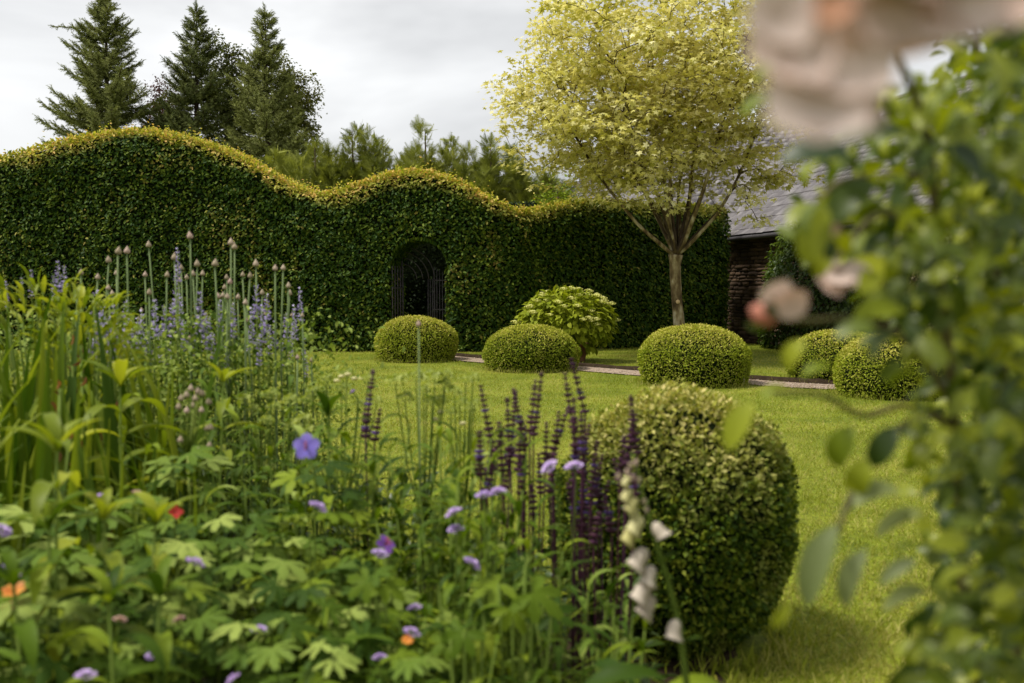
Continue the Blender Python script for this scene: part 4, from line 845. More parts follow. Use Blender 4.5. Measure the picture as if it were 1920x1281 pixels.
# ---- daylily clumps with strap leaves, left
def daylily(label, x, y, n, h, lean=0.0, rust=2, spread=.16):
    t = thing('daylily_clump', label, 'plant', ground(x, y), 'strap-leaved clumps at the left of the border'); b = np.array(t.location)
    for k in range(n):
        a = rng.uniform(0, 6.28); r = spread * math.sqrt(rng.random()); v = rng.integers(0, 6); tilt = rng.uniform(.06, .32) + (.15 if v in (3, 4) else 0)
        ax = np.array((math.cos(a) * tilt + lean, math.sin(a) * tilt, 1)); up = -np.array((math.cos(a), math.sin(a), 0)) if tilt > 0 else np.array((1, 0, 0))
        put('strap_leaf', strap_me[v], t, b + np.array((r * math.cos(a), r * math.sin(a), 0)), ax, -up * 1.0 + np.array((0, 0, .2)), h * rng.uniform(.72, 1.12))
    for k in range(rust):
        a = rng.uniform(0, 6.28); top = b + np.array((math.cos(a) * .12, math.sin(a) * .12, h * rng.uniform(.72, .98))); st = obj('flower_stalk', stem_mesh([b, (b + top) / 2 + np.array((.01, 0, 0)), top], .005, M['stem'], b), t, (0, 0, 0))
        for q in range(5): o_ = top + np.array((rng.normal(0, .012), rng.normal(0, .012), -.03 * q)) - b; obj('withered_bloom', wither_me, st, o_, frames(np.array((rng.normal(0, .5), rng.normal(0, .5), 1.)), np.array((1., 0, 0))), .036)
    return t
wither_me = tmesh('withered_bloom', T_blade(.35, 4, None, .3, .5, .05, 3), M['rust'])
daylily('tall arching strap-leaved clump cut by the left edge of the picture', -1.62, 2.75, 60, 1.10, rust=4)
daylily('strap-leaved clump with rusty spent stalks, second from the left edge', -1.28, 2.95, 60, 1.05, rust=5)
daylily('strap-leaved clump leaning right beside the catmint', -1.20, 2.45, 46, .92, lean=.06, rust=3)
daylily('low strap-leaved clump with bent-over leaf tips behind the lance-leaved stems', -1.05, 2.25, 40, .72, lean=.05, rust=1, spread=.2)
daylily('short strap-leaved clump with two straight pale leaves near the pink-budded plant', -.82, 2.35, 16, .52, lean=.05, rust=0, spread=.1)

# ---- lime shrub behind the strap leaves
def leafy_mound(name, label, c, el, n, leaf, meshes, cat='plant', group=None, stem=True):
    b = np.array((c[0], c[1], .02)); t = thing(name, label, cat, b, group); c = np.array(c)
    g = Geo()
    for k in range(n):
        d = nrm(rng.normal(size=3) + np.array((0, -.25, .45))); p = c + d * np.array(el) * rng.uniform(.72, 1.02)
        if p[2] < .1: continue
        put('leaf', meshes[k % len(meshes)], t, p, d * np.array((1, 1, .4)) + rng.normal(0, .35, 3) + np.array((0, 0, .75)), np.array((0, 0, 1.)) + d * .4 + rng.normal(0, .2, 3), leaf * rng.uniform(.7, 1.2))
        if k % 4 == 0: g.tube([(0, 0, 0), (p - b) * np.array((.6, .6, .55)), (p - b)], [.006, .005, .003], 4)
    if stem: obj('stems', g.mesh('stems', M['stem']), t, (0, 0, 0))
    return t
leafy_mound('lime_shrub', 'lime-yellow leaved shrub behind the strap leaves at far left', P(95, 655, 3.4), (.30, .22, .22), 230, .085, lance_lime, 'shrub')
leafy_mound('lime_shrub', 'lime-yellow shrub between strap leaves and the purple catmint', P(165, 670, 3.25), (.15, .15, .19), 110, .08, lance_lime, 'shrub')

# ---- catmint: clumps of hazy purple spikes
flo = Geo(); 
floT = ([(-.3, 0, 0), (.3, 0, 0), (.45, .7, .1), (0, 1, -.1), (-.45, .7, .1)], [(0, 1, 2, 3, 4)])
def spike_mesh(seed, n_wh=11, mat=None, per=7, size=.012, rad=.012, name='flower_spike'):
    r = np.random.default_rng(seed); g = Geo(); z = 0
    for k in range(n_wh):
        f = k / n_wh; zz = f + r.normal(0, .025); rr = rad * (1.15 - .75 * f)
        a = r.uniform(0, 6.28, per); pos = np.c_[rr * np.cos(a), rr * np.sin(a), zz + r.normal(0, .03, per)]
        g.scatter(floT, pos, frames(np.c_[np.cos(a), np.sin(a), r.uniform(.1, .9, per)], np.c_[np.zeros((per, 2)), np.ones(per)] + r.normal(0, .3, (per, 3))), size * r.uniform(.7, 1.3, per) * (1.2 - .5 * f), rnd=r.random(per))
    return g.mesh(name, mat)
cat_sp = [spike_mesh(k, 10, M['catmint'], 6, .085, .055) for k in range(4)]
leafpair = [tmesh('leaf', T_blade(.5, 4, None, .4, .2, 0, k), M['sage']) for k in range(2)]
def catmint(label, spikes, cx, Y, nfol=40):
    b = base_of(cx, 900, Y); t = thing('catmint', label, 'flower', b, 'catmint clumps among the alliums')
    g = Geo()
    for px, py, ln in spikes:
        y = Y + rng.uniform(-.25, .25); top = P(px, py, y); z0 = top - np.array((0, 0, ln)); root = b + np.array(((top[0] - b[0]) * .5, (top[1] - b[1]) * .6, 0))
        st = obj('stem', stem_mesh([root, (root + z0) / 2 + np.array((.01, 0, .02)), z0, top], [.003, .003, .0025, .0015], M['sage'], b, 4), t, (0, 0, 0))
        obj('flower_spike', cat_sp[rng.integers(0, 4)], st, z0 - b, np.eye(3), (ln * .85, ln * .85, ln))
        for k in range(6):
            f = .45 + .5 * k / 6; p = root + (z0 - root) * f
            for s_ in (-1, 1): a = rng.uniform(0, 6.28); g.scatter(T_hex(.6, .1, .3), p[None] - b, frames(np.array([[math.cos(a), math.sin(a), .3]]), np.array([[0, 0, 1.]])), rng.uniform(.02, .034))
    N = nfol * 60; zz_ = rng.uniform(0, 1, N) ** .8; q = np.c_[rng.normal(0, .17, N), rng.normal(0, .15, N), .15 + zz_ * .88 * rng.uniform(.75, 1.05, N)]
    g.scatter(T_hex(.6, .1, .3), q, frames(rng.normal(0, 1, (N, 3)) + np.array((0, 0, .3)), np.array((0, 0, 1.)) + rng.normal(0, .4, (N, 3))), rng.uniform(.015, .034, N))
    obj('foliage', g.mesh('catmint_foliage', M['sage']), t, (0, 0, 0), kind='stuff')
catmint('purple catmint spikes rising behind the lime shrub at the far left', [(108, 488, .13), (120, 496, .12), (58, 505, .11), (40, 520, .09), (100, 515, .10), (12, 530, .10)], 80, 4.2)
catmint('dense purple catmint clump just right of the strap leaves', [(180, 540, .20), (190, 572, .18), (204, 590, .16), (216, 600, .16), (225, 612, .15), (172, 600, .14), (212, 570, .15), (198, 620, .15)], 200, 3.7)
catmint('catmint clump with slender purple spikes under the leftmost tall allium buds', [(236, 560, .16), (243, 585, .15), (266, 585, .16), (258, 600, .15), (250, 625, .14), (290, 560, .14), (278, 612, .15), (230, 632, .14)], 250, 4.0)
catmint('catmint whose top spike reaches the height of the tallest alliums', [(333, 468, .13), (330, 520, .16), (322, 565, .15), (338, 555, .15), (308, 570, .14), (345, 600, .14), (300, 620, .14), (318, 640, .13)], 322, 4.3)
catmint('catmint clump in the middle of the alliums with greyish spikes', [(374, 545, .16), (384, 585, .15), (392, 592, .14), (360, 610, .14), (412, 560, .13), (436, 565, .15), (400, 625, .13), (425, 640, .12)], 395, 4.1)
catmint('lilac-blue catmint clump below the paired allium buds at right', [(480, 532, .15), (500, 548, .16), (492, 575, .15), (472, 580, .14), (505, 612, .14), (485, 625, .13), (465, 615, .13), (515, 600, .12)], 488, 4.2)
catmint('open catmint at the right end of the alliums against the lawn', [(563, 542, .14), (552, 575, .14), (536, 585, .13), (545, 620, .12), (570, 632, .12), (530, 640, .11), (574, 665, .10)], 550, 4.3, 22)

# ---- alliums in bud
AL = [(204, 479), (221, 463), (238, 462), (218, 502), (279, 450), (357, 434), (152, 502), (183, 510), (203, 530), (211, 540), (145, 539), (272, 505), (280, 539), (313, 506), (327, 474), (340, 492), (336, 516), (350, 510),
      (362, 504), (370, 486), (380, 503), (403, 486), (433, 446), (440, 454), (425, 510), (431, 519), (421, 529), (410, 546), (418, 544), (427, 547), (446, 547), (455, 505), (469, 507), (480, 486), (460, 558), (492, 539),
      (516, 494), (531, 493), (541, 526), (543, 540), (547, 580), (567, 581), (498, 577), (385, 579), (355, 624), (415, 608), (409, 632), (584, 665), (266, 571), (260, 588), (462, 590), (333, 556), (500, 600), (543, 655), (558, 660)]
AL.sort()
bud_prof = [(0, 0), (.40, .03), (.62, .16), (.64, .34), (.50, .58), (.27, .80), (.10, 1.0), (0, 1.12)]
buds = []
for k in range(3):
    V, F = lathe([(r * (1 + .04 * math.sin(k * 3 + i)), z) for i, (r, z) in enumerate(bud_prof)], 10); buds.append(Geo().add(V, F, 0.0).mesh('bud', M['allium'], True))
top5 = {(357, 434): 'tallest allium of the border, largest pale bud above all the others', (433, 446): 'left one of the two tall alliums whose buds touch, right of centre of the clump', (440, 454): 'right one of the two tall alliums whose buds touch', (584, 665): 'lowest allium bud at the right edge of the clump, before the lawn', (279, 450): 'tall allium standing alone between two lower groups, left of the tallest one'}
for i, (px, py) in enumerate(AL):
    Y = 3.9 + .9 * ((i * 7919) % 13) / 13; size = .0160 + .004 * (py < 490) - .0035 * (py > 560); top = P(px, py + 14, Y); b = base_of(px + rng.uniform(-10, 14), 900, Y)
    t = thing('allium', top5.get((px, py), 'allium in pale pointed bud on a thin green stalk, %s from the left' % ORD[i]), 'flower', b, 'alliums in bud in the border')
    st = obj('stem', stem_mesh([b, b + (top - b) * np.array((.35, .35, .4)), b + (top - b) * np.array((.75, .75, .75)) + np.array((rng.normal(0, .01), 0, 0)), top], [.0052, .005, .0042, .0036], M['glaucous'], b, 6), t, (0, 0, 0))
    obj('bud', buds[i % 3], t, top - b, frames(np.array((1., 0, rng.normal(0, .08))), np.array((rng.normal(0, .08), rng.normal(0, .08), 1.))), size * np.array((1, 1, 1.55)))
    if i % 2 == 0:
        for k in range(2): a = rng.uniform(0, 6.28); put('strap_leaf', strap_me[3 + k % 2], t, b, (math.cos(a) * .3, math.sin(a) * .3, 1), (math.cos(a), math.sin(a), .2), rng.uniform(.4, .62))
# lone stalk before the leftmost dome
b = base_of(790, 900, 2.6); top = P(785, 612, 2.6); t = thing('allium', 'lone thin stalk with faint pink bud in front of the dome by the archway', 'flower', b, 'alliums in bud in the border')
obj('stem', stem_mesh([b, (b + top) / 2, top], [.0030, .0026, .002], M['glaucous'], b, 5), t, (0, 0, 0)); obj('bud', buds[0], t, top - b, np.eye(3), (.010, .010, .016))

# ---- lance-leaved stems (phlox), front left
def lance_stem(label, px, ytop, Y, nn=5, leaf=.125, ms=lance_lime, rot=0.0):
    top = P(px, ytop, Y); b = base_of(px + 8, 1200, Y); b[0] = top[0] + rng.normal(0, .02); t = thing('lance_leaved_plant', label, 'plant', b, 'upright lance-leaved stems at the front left')
    obj('stem', stem_mesh([b, (b + top) / 2 + np.array((rng.normal(0, .012), 0, 0)), top], [.0042, .0036, .0028], M['stem'], b, 6), t, (0, 0, 0))
    for k in range(nn):
        p = top - np.array((0, 0, .012 + .068 * k)); a0 = rot + k * PI / 2 + rng.normal(0, .25)
        for j in range(2 if k else 6):
            a = a0 + j * (PI if k else PI / 3); el = .12 if k else rng.uniform(.45, 1.5); put('leaf', ms[(k + j) % 4], t, p, (math.cos(a), math.sin(a) * .9, el), (-math.cos(a) * el, -math.sin(a) * el, 1), leaf * 1.22 * (rng.uniform(.85, 1.15) if k else rng.uniform(.5, .85)))
lance_stem('tallest lance-leaved stem with glowing yellow-green tip at the front left', 106, 838, 1.85, 6, .135)
lance_stem('lance-leaved stem with yellow tip beside the red flower', 292, 975, 1.95, 6, .12, rot=.3)
lance_stem('lance-leaved stem between the tallest stem and the one beside the red flower', 195, 968, 1.8, 6, .12, rot=.8)
lance_stem('shorter dark-leaved stem directly below the tallest lance-leaved stem', 92, 985, 1.75, 5, .12, lance_green, rot=.2)
lance_stem('lance-leaved stem cut by the lower left corner', 25, 1090, 1.65, 4, .115, lance_green, rot=.5)
lance_stem('low lance-leaved stem at the bottom left, under the pink scabious buds', 205, 1120, 1.62, 4, .11, lance_green, rot=1.0)
lance_stem('small lance-leaved stem with upright silvery leaf at the bottom', 300, 1110, 1.7, 4, .11, lance_green, rot=.6)
lance_stem('lance-leaved rosette tip beside the blue flower, against the lawn', 615, 775, 2.5, 5, .12, lance_green, rot=.1)
lance_stem('yellow-tipped leafy stem in front of the catmint', 418, 712, 2.9, 4, .11, lance_lime, rot=.4)
lance_stem('drooping pale-leaved stem right of the strap leaves', 225, 720, 2.7, 5, .16, lance_lime, rot=.1)

# ---- hardy geraniums: mounds of lobed leaves
gst_m = M['stem']
def geranium(label, px, py, Y, rad, n, leaf, ms=palm_sage, h=None):
    c = P(px, py, Y); b = np.array((c[0], c[1], .02)); t = thing('hardy_geranium', label, 'plant', b, 'hardy geranium mounds at the front of the border'); h = c[2]
    n = int(n * 1.8); leaf *= .72
    for k in range(n):
        a = k * 2.4 + rng.normal(0, .3); r = rad * math.sqrt((k + .5) / n); z = h * (1 - .42 * (r / rad) ** 2) + rng.normal(0, .03); p = b + np.array((r * math.cos(a), r * math.sin(a) * .9, z))
        tilt = .25 + .8 * r / rad; put('leaf', ms[k % len(ms)], t, p, (math.cos(a) + rng.normal(0, .4), math.sin(a) + rng.normal(0, .4) - .2, -.25 * tilt), (math.cos(a) * .4 * tilt + rng.normal(0, .22), math.sin(a) * .4 * tilt - .28 + rng.normal(0, .22), 1), leaf * rng.uniform(.7, 1.2))
    return t
geranium('grey-green geranium mound behind the tallest lance-leaved stem', 60, 985, 2.15, .26, 34, .092)
geranium('grey-green geranium leaves behind the small red flower', 235, 970, 2.25, .24, 30, .088)
ger_c = geranium('geranium mound with broad star-shaped leaves right of the red flower', 390, 1000, 2.15, .27, 36, .088)
geranium('geranium mound left of the deep violet flower', 530, 1030, 2.1, .25, 34, .080)
ger_d = geranium('geranium leaves below the deep violet flower', 660, 1090, 2.0, .24, 32, .074, palm_sage + palm_green)
geranium('geranium mound at the bottom left corner', 60, 1180, 1.75, .24, 30, .085, palm_sage + palm_green)
geranium('geranium mound at the bottom edge, left of centre', 300, 1175, 1.8, .25, 32, .075, palm_green + palm_sage)
geranium('geranium mound at the bottom edge under the orange bloom', 520, 1190, 1.78, .26, 34, .070, palm_green + palm_sage)
geranium('low geranium mound at the bottom edge, right of the orange bloom', 720, 1225, 1.75, .22, 28, .066, palm_green + palm_sage)
geranium('geranium with upright lobed leaves below the pink-budded stems', 345, 880, 2.5, .13, 14, .085, palm_sage + palm_green)
geranium('bright green geranium leaves under the blue flower', 600, 900, 2.3, .16, 20, .07, palm_green)

pet_v = tmesh('petal', T_blade(.85, 5, lambda t: math.sin(PI * (t * .80 + .06)) ** .6, .25, .08, 0, 1), M['violet']); pet_d = tmesh('petal', T_blade(.85, 5, lambda t: math.sin(PI * (t * .80 + .06)) ** .6, .25, .08, 0, 1), M['darkviolet'])
M['stamen'] = leafmat('dark_stamen', [(0, (.22, .035, .10)), (1, (.34, .08, .16))], trans=.1)
anth = Geo().tube([(0, 0, 0), (0, 0, .6), (0, 0, 1)], [.09, .07, .16], 5).mesh('stamen', M['stamen'])
def ger_flower(label, px, py, Y, face, me, r, n=5):
    c = P(px, py, Y); b = base_of(px + 6, 1100, Y); t = thing('geranium_flower', label, 'flower', b); f = nrm(np.array(face, float)); u = nrm(np.cross(f, (0, 0, 1.))); v = np.cross(u, f)
    obj('stem', stem_mesh([b, (b + c) / 2 + np.array((.01, .0, 0)), c + np.array((.012, .02, -.06)), c - f * .004], [.0028, .0026, .002, .002], M['stem'], b), t, (0, 0, 0))
    for k in range(n):
        a = k * 2 * PI / n + .3; ax = u * math.cos(a) + v * math.sin(a) + f * .18; put('petal', me, t, c + ax * .002, ax, f - ax * .1, r)
    for k in range(6): a = k; put('stamen', anth, t, c, u * math.cos(a), (f + .5 * (u * math.cos(a) + v * math.sin(a))), .017)
    for k in range(2): put('bud', buds[0], t, c + np.array((-.012 - .006 * k, .0, -.022)), (1, 0, 0), (-.4, -.2, .3), (.005, .005, .011))
ger_flower('open blue-violet geranium flower with dark centre facing the viewer', 575, 838, 2.0, (.05, -1, .30), pet_v, .027)
ger_flower('deep violet geranium flower half hidden above a lilac scabious', 722, 1022, 2.0, (.5, -.35, .6), pet_d, .022, 4)

# ---- scabious: lilac pincushion heads on thin stems
def scab_head(seed, mat):
    r = np.random.default_rng(seed); g = Geo(); n = 46; a = r.uniform(0, 6.28, n); q = np.sqrt(r.random(n)); pos = np.c_[q * np.cos(a) * .75, q * np.sin(a) * .75, .38 * (1 - q ** 2)]
    g.scatter(([(-.5, 0, 0), (.5, 0, 0), (.7, .8, .05), (.25, 1, .1), (-.25, 1, .1), (-.7, .8, .05)], [(0, 1, 2, 3, 4, 5)]), pos, frames(np.c_[np.cos(a) * (.3 + q), np.sin(a) * (.3 + q), .7 - .7 * q], np.c_[np.zeros((n, 2)), np.ones(n)] + r.normal(0, .2, (n, 3))), .30 + .14 * q)
    return g.mesh('flower_head', mat)
sc_l = [scab_head(k, M['lilac']) for k in range(4)]; sc_p = [scab_head(9, M['pinkish'])]
calyx = Geo().add(*lathe([(0, -.5), (.2, -.42), (.7, -.08), (.9, .05), (.3, .1)], 9)).mesh('calyx', M['stem'], True)
SC = [(595, 952, 1.95, .020, 'lilac scabious seen side-on below the blue flower'), (908, 930, 2.0, .019, 'left of two touching lilac scabious heads at the salvia foot'), (934, 923, 2.0, .018, 'right of two touching lilac scabious heads at the salvia foot'), (1031, 877, 2.0, .020, 'tilted lilac scabious left of the pair among the salvia spikes'), (1076, 876, 2.0, .020, 'tilted lilac scabious right of the pair among the salvia spikes, nearest the box ball'),
      (851, 962, 1.95, .018, 'lilac scabious directly above a pale fading head'), (855, 993, 1.95, .017, 'pale fading scabious head directly under a fresher one'), (712, 1040, 1.95, .018, 'lilac scabious tucked beneath the deep violet geranium flower'), (884, 1058, 1.9, .019, 'flat lilac-pink scabious on its own above the lobed leaves'), (366, 1056, 1.85, .019, 'lilac scabious above the star-shaped geranium leaves'),
      (210, 1084, 1.8, .018, 'drooping lilac scabious left of the silvery upright leaf'), (20, 1072, 1.75, .019, 'lilac scabious at the left edge above the orange-red flowers'), (2, 996, 1.8, .018, 'lilac scabious cut by the left edge of the picture'), (194, 931, 2.1, .013, 'small half-open lilac scabious behind the tallest lance-leaved stem'), (486, 1181, 1.75, .014, 'small lilac scabious low in the geranium leaves left of the orange bloom'),
      (668, 1113, 1.9, .013, 'small lilac scabious beside brown buds right of the star-shaped leaves'), (777, 1141, 1.85, .015, 'pale scabious standing above the orange bloom'), (772, 1187, 1.8, .017, 'lilac scabious touching the orange bloom'), (713, 1234, 1.75, .014, 'lowest lilac scabious below the orange bloom'), (286, 1230, 1.68, .013, 'little lilac scabious at the bottom under the silvery leaf'), (160, 1268, 1.55, .017, 'blurred lilac scabious at the bottom left edge'), (437, 1276, 1.6, .015, 'lilac scabious cut by the bottom edge'), (662, 735, 3.0, .012, 'faint lilac head beside the pale umbels against the lawn')]
SP = [(258, 926, 2.1, .013, 'pinkish scabious bud beside the red flower'), (335, 1163, 1.72, .012, 'round pinkish bud among the bottom geranium leaves'), (224, 1163, 1.7, .012, 'pinkish bud on the low lance-leaved stem')]
for lst, ms in ((SC, sc_l), (SP, sc_p)):
    for i, (px, py, Y, r, lab) in enumerate(lst):
        c = P(px, py, Y); b = base_of(px + rng.uniform(-15, 15), 1200, Y + .05); t = thing('scabious', lab, 'flower', b, 'scabious heads dotted through the border'); f = nrm(np.array((rng.normal(0, .40), -.02 + rng.normal(0, .16), 1.))); r = r * .92
        obj('stem', stem_mesh([b, (b + c) / 2 + np.array((rng.normal(0, .02), 0, 0)), c - f * .03, c - f * .006], [.0024, .0022, .002, .002], M['stem'], b, 5), t, (0, 0, 0))
        Rf = frames(np.cross(f, (1., .2, 0)), f); hd = obj('flower_head', ms[i % len(ms)], t, c - b, Rf, r); obj('calyx', calyx, t, c - b, Rf, r * .75)

# ---- narrow-leaved green plants in the middle of the border
def narrow_plant(label, px, py, Y, n, leaf, ms, spread=.14):
    c = P(px, py, Y); b = np.array((c[0], c[1], .02)); t = thing('narrow_leaved_plant', label, 'plant', b, 'narrow-leaved green plants in the middle of the border'); h = c[2]; g = Geo()
    for k in range(max(4, n // 5)):
        a = rng.uniform(0, 6.28); r = spread * math.sqrt(rng.random()); top = np.array((r * math.cos(a), r * math.sin(a), h * rng.uniform(.75, 1.05))); bs = np.array((r * .4 * math.cos(a), r * .4 * math.sin(a), 0)); g.tube([bs, (bs + top) / 2, top], [.004, .0035, .002], 4)
        for j in range(8):
            f = .35 + .65 * j / 7; p = b + bs + (top - bs) * f; q = rng.uniform(0, 6.28); el = rng.uniform(.2, 1.4); put('leaf', ms[j % len(ms)], t, p, (math.cos(q), math.sin(q), el), (-math.cos(q) * el, -math.sin(q) * el, 1), leaf * rng.uniform(.7, 1.2) * (1.1 - .3 * f))
    obj('stems', g.mesh('stems', M['stem']), t, (0, 0, 0)); return t
for a in (('leafy green plant at the foot of the solitary salvia spike', 690, 850, 2.6, 48, .12, narrow, .14), ('leafy green plant beneath the pale umbels', 800, 860, 2.6, 56, .12, narrow, .16), ('grey-green leafy plant right of the pale umbels', 850, 800, 2.8, 40, .10, narrow_s, .14), ('green plant behind the blue geranium flower', 520, 860, 2.7, 40, .12, narrow, .14),
          ('leafy green plant left of the touching scabious pair', 850, 950, 2.2, 48, .10, narrow, .15), ('leafy green plant around the salvia foot', 980, 990, 2.2, 56, .10, narrow + narrow_s, .16), ('leafy plant below the flat lilac-pink scabious', 870, 1090, 1.95, 44, .085, narrow + narrow_s, .14), ('leafy plant under the single pale scabious, bottom centre', 790, 1170, 1.85, 48, .085, narrow, .14),
          ('leafy plant between the lobed leaves and the box ball', 1060, 1080, 2.1, 40, .09, narrow_s, .13), ('leafy plant at the bottom edge beside the lobed leaves', 930, 1230, 1.75, 48, .09, narrow, .15), ('dark green leafy plant at the foot of the foxglove', 1130, 1200, 1.9, 40, .085, narrow, .13), ('leafy green plant right of the deep violet flower', 780, 1010, 2.15, 44, .10, narrow, .15),
          ('leafy green plant in front of the alliums, left part', 300, 770, 3.1, 40, .13, narrow, .18), ('leafy green plant in front of the alliums, right part', 480, 780, 3.1, 40, .13, narrow, .18), ('pale leafy plant between the pink buds and the blue flower', 470, 860, 2.5, 36, .11, narrow_s, .14), ('leafy green plant behind the geraniums at far left', 150, 870, 2.6, 40, .12, narrow, .18),
          ('grey-green leafy plant among the lower allium stalks, left', 300, 715, 3.7, 40, .10, narrow_s, .22), ('grey-green leafy plant among the lower allium stalks, middle', 410, 720, 3.7, 44, .10, narrow_s, .22), ('grey-green leafy plant among the lower allium stalks, right', 510, 730, 3.7, 40, .10, narrow_s, .20), ('fresh green plant between the blue flower and the solitary salvia spike', 640, 820, 2.5, 44, .12, narrow, .16), ('fresh green plant right of the lone thin stalk', 830, 850, 2.45, 44, .11, narrow, .16), ('fresh green plant left of the bent salvia spike', 890, 880, 2.4, 40, .10, narrow, .14)):
    narrow_plant(a[0], a[1], a[2], a[3], a[4], a[5] * 1.12, a[6], a[7] * 1.2)

# ---- fine grass tussocks
def tussock(label, px, py, Y, n, L):
    c = P(px, py, Y); b = np.array((c[0], c[1], .02)); t = thing('grass_tussock', label, 'grass', b); g = Geo()
    for k in range(6):
        N = n // 6; a = rng.uniform(0, 6.28, N); ti = rng.uniform(.15, .9, N); bl = T_blade(.014, 7, lambda t: 1 - t * .9, .5 + .22 * k, .2, 0, k); g.scatter(bl, np.c_[rng.normal(0, .04, (N, 2)), np.zeros(N)], frames(np.c_[np.cos(a) * ti, np.sin(a) * ti, np.ones(N)], np.c_[-np.cos(a), -np.sin(a), ti]), L * rng.uniform(.6, 1.1, N))
    obj('blades', g.mesh('blades', M['green']), t, (0, 0, 0), kind='stuff')
tussock('fine arching grass tussock left of the deep violet flower', 660, 960, 2.25, 220, .75); tussock('fine grass tussock below the blue geranium flower', 520, 930, 2.45, 200, .72); tussock('fine grass tussock under the touching scabious pair', 880, 1010, 2.15, 220, .66); tussock('fine grass tussock in front of the salvia', 760, 940, 2.4, 200, .72); tussock('fine grass tussock at the bottom centre of the border', 640, 1180, 1.85, 160, .52)

# ---- pale green umbels in front of the lawn
umb = Geo(); n = 60; a = rng.uniform(0, 6.28, n); q = np.sqrt(rng.random(n)); pos = np.c_[q * np.cos(a), q * np.sin(a), .55 * (1 - q ** 2) + rng.normal(0, .12, n)]
umb.scatter(dk, pos, frames(np.c_[np.cos(a), np.sin(a), np.zeros(n)], np.c_[np.cos(a) * q, np.sin(a) * q, np.full(n, .7)] + rng.normal(0, .6, (n, 3))), .40); umb_me = umb.mesh('flower_cluster', M['limeflower']); wht = Geo().add(*lathe([(0, -.3), (.7, -.1), (1, .3), (.7, .7), (0, .85)], 10)).mesh('white_bloom', M['cream'], True)
def umbel_plant(label, heads, cx, Y, whites=()):
    b = base_of(cx, 900, Y); t = thing('umbel_plant', label, 'flower', b, 'pale green umbels in front of the lawn'); fork = b + np.array((0, 0, .42)); g = Geo()
    obj('stem', stem_mesh([b, b + np.array((.01, 0, .22)), fork], [.005, .0045, .004], M['stem'], b), t, (0, 0, 0))
    for px, py, r in heads:
        y = Y + rng.uniform(-.12, .12); c = P(px, py, y); st = obj('branch', stem_mesh([fork, fork + (c - fork) * np.array((.6, .6, .45)), c - np.array((0, 0, .02)), c], [.0028, .0024, .002, .0016], M['stem'], b, 4), t, (0, 0, 0)); obj('flower_cluster', umb_me, st, c - b, frames(np.array((1., rng.normal(0, .2), 0)), np.array((rng.normal(0, .2), -.15, 1.))), r * 1.45)
        put('leaf', narrow_s[0], t, fork + (c - fork) * .5, rng.normal(0, 1, 3) + np.array((0, 0, .7)), (0, 0, 1), .055)
    for px, py in whites: c = P(px, py, Y); obj('white_bloom', wht, t, c - b, np.eye(3), .011)
umbel_plant('pale green umbel plant with cream blooms at the left, against the lawn', [(612, 712, .018), (650, 702, .020), (588, 735, .016), (690, 712, .018), (640, 728, .016), (575, 752, .018), (705, 752, .016), (672, 760, .016), (578, 810, .018)], 640, 3.0, [(640, 708), (652, 704), (678, 712), (664, 712), (632, 716)])
umbel_plant('pale green umbel plant with the tallest clusters, before the middle of the lawn', [(780, 706, .022), (800, 704, .018), (815, 712, .024), (835, 704, .018), (742, 718, .022), (832, 724, .020), (760, 748, .02), (810, 756, .02), (825, 752, .018), (794, 732, .016)], 795, 2.9)
umbel_plant('sparse umbel plant nearest the salvia spikes', [(873, 712, .016), (886, 710, .016), (852, 736, .018), (880, 768, .016), (862, 756, .016), (888, 758, .015), (845, 772, .015)], 865, 2.9, [(868, 796), (826, 775), (815, 788)])
umbel_plant('low umbel plant with lime clusters behind the blue flower', [(508, 742, .020), (460, 752, .018), (545, 752, .018), (515, 765, .018), (570, 790, .020), (548, 800, .020), (500, 790, .016), (475, 770, .016)], 520, 2.9)

# ---- pink-budded cluster (astrantia)
b = base_of(365, 950, 2.6); t = thing('astrantia', 'cluster of small dusky pink buds on branching pale stems in front of the alliums', 'flower', b); fork = P(352, 850, 2.6)
obj('stem', stem_mesh([b, (b + fork) / 2, fork], .004, M['sage'], b), t, (0, 0, 0))
for k, (px, py) in enumerate([(358, 733), (372, 738), (350, 745), (366, 752), (380, 742), (362, 765), (392, 757), (335, 768), (350, 775), (378, 774), (340, 752), (388, 808), (395, 806), (338, 830), (392, 840), (372, 850)]):
    c = P(px, py, 2.6 + rng.uniform(-.06, .06)); st = obj('branch', stem_mesh([fork, fork + (c - fork) * np.array((.7, .7, .5)), c], [.0022, .002, .0016], M['sage'], b, 4), t, (0, 0, 0)); obj('bud', buds[k % 3], st, c - b, frames(np.array((1., 0, 0)), np.array((rng.normal(0, .3), rng.normal(0, .3), 1.))), (.012, .012, .017))
for b_ in t.children_recursive: pass
for k in range(4): a = k * 1.6; put('leaf', palm_sage[k], t, fork + np.array((math.cos(a) * .05, math.sin(a) * .05, -.02)), (math.cos(a), math.sin(a), 0), (0, -.2, 1), .07)

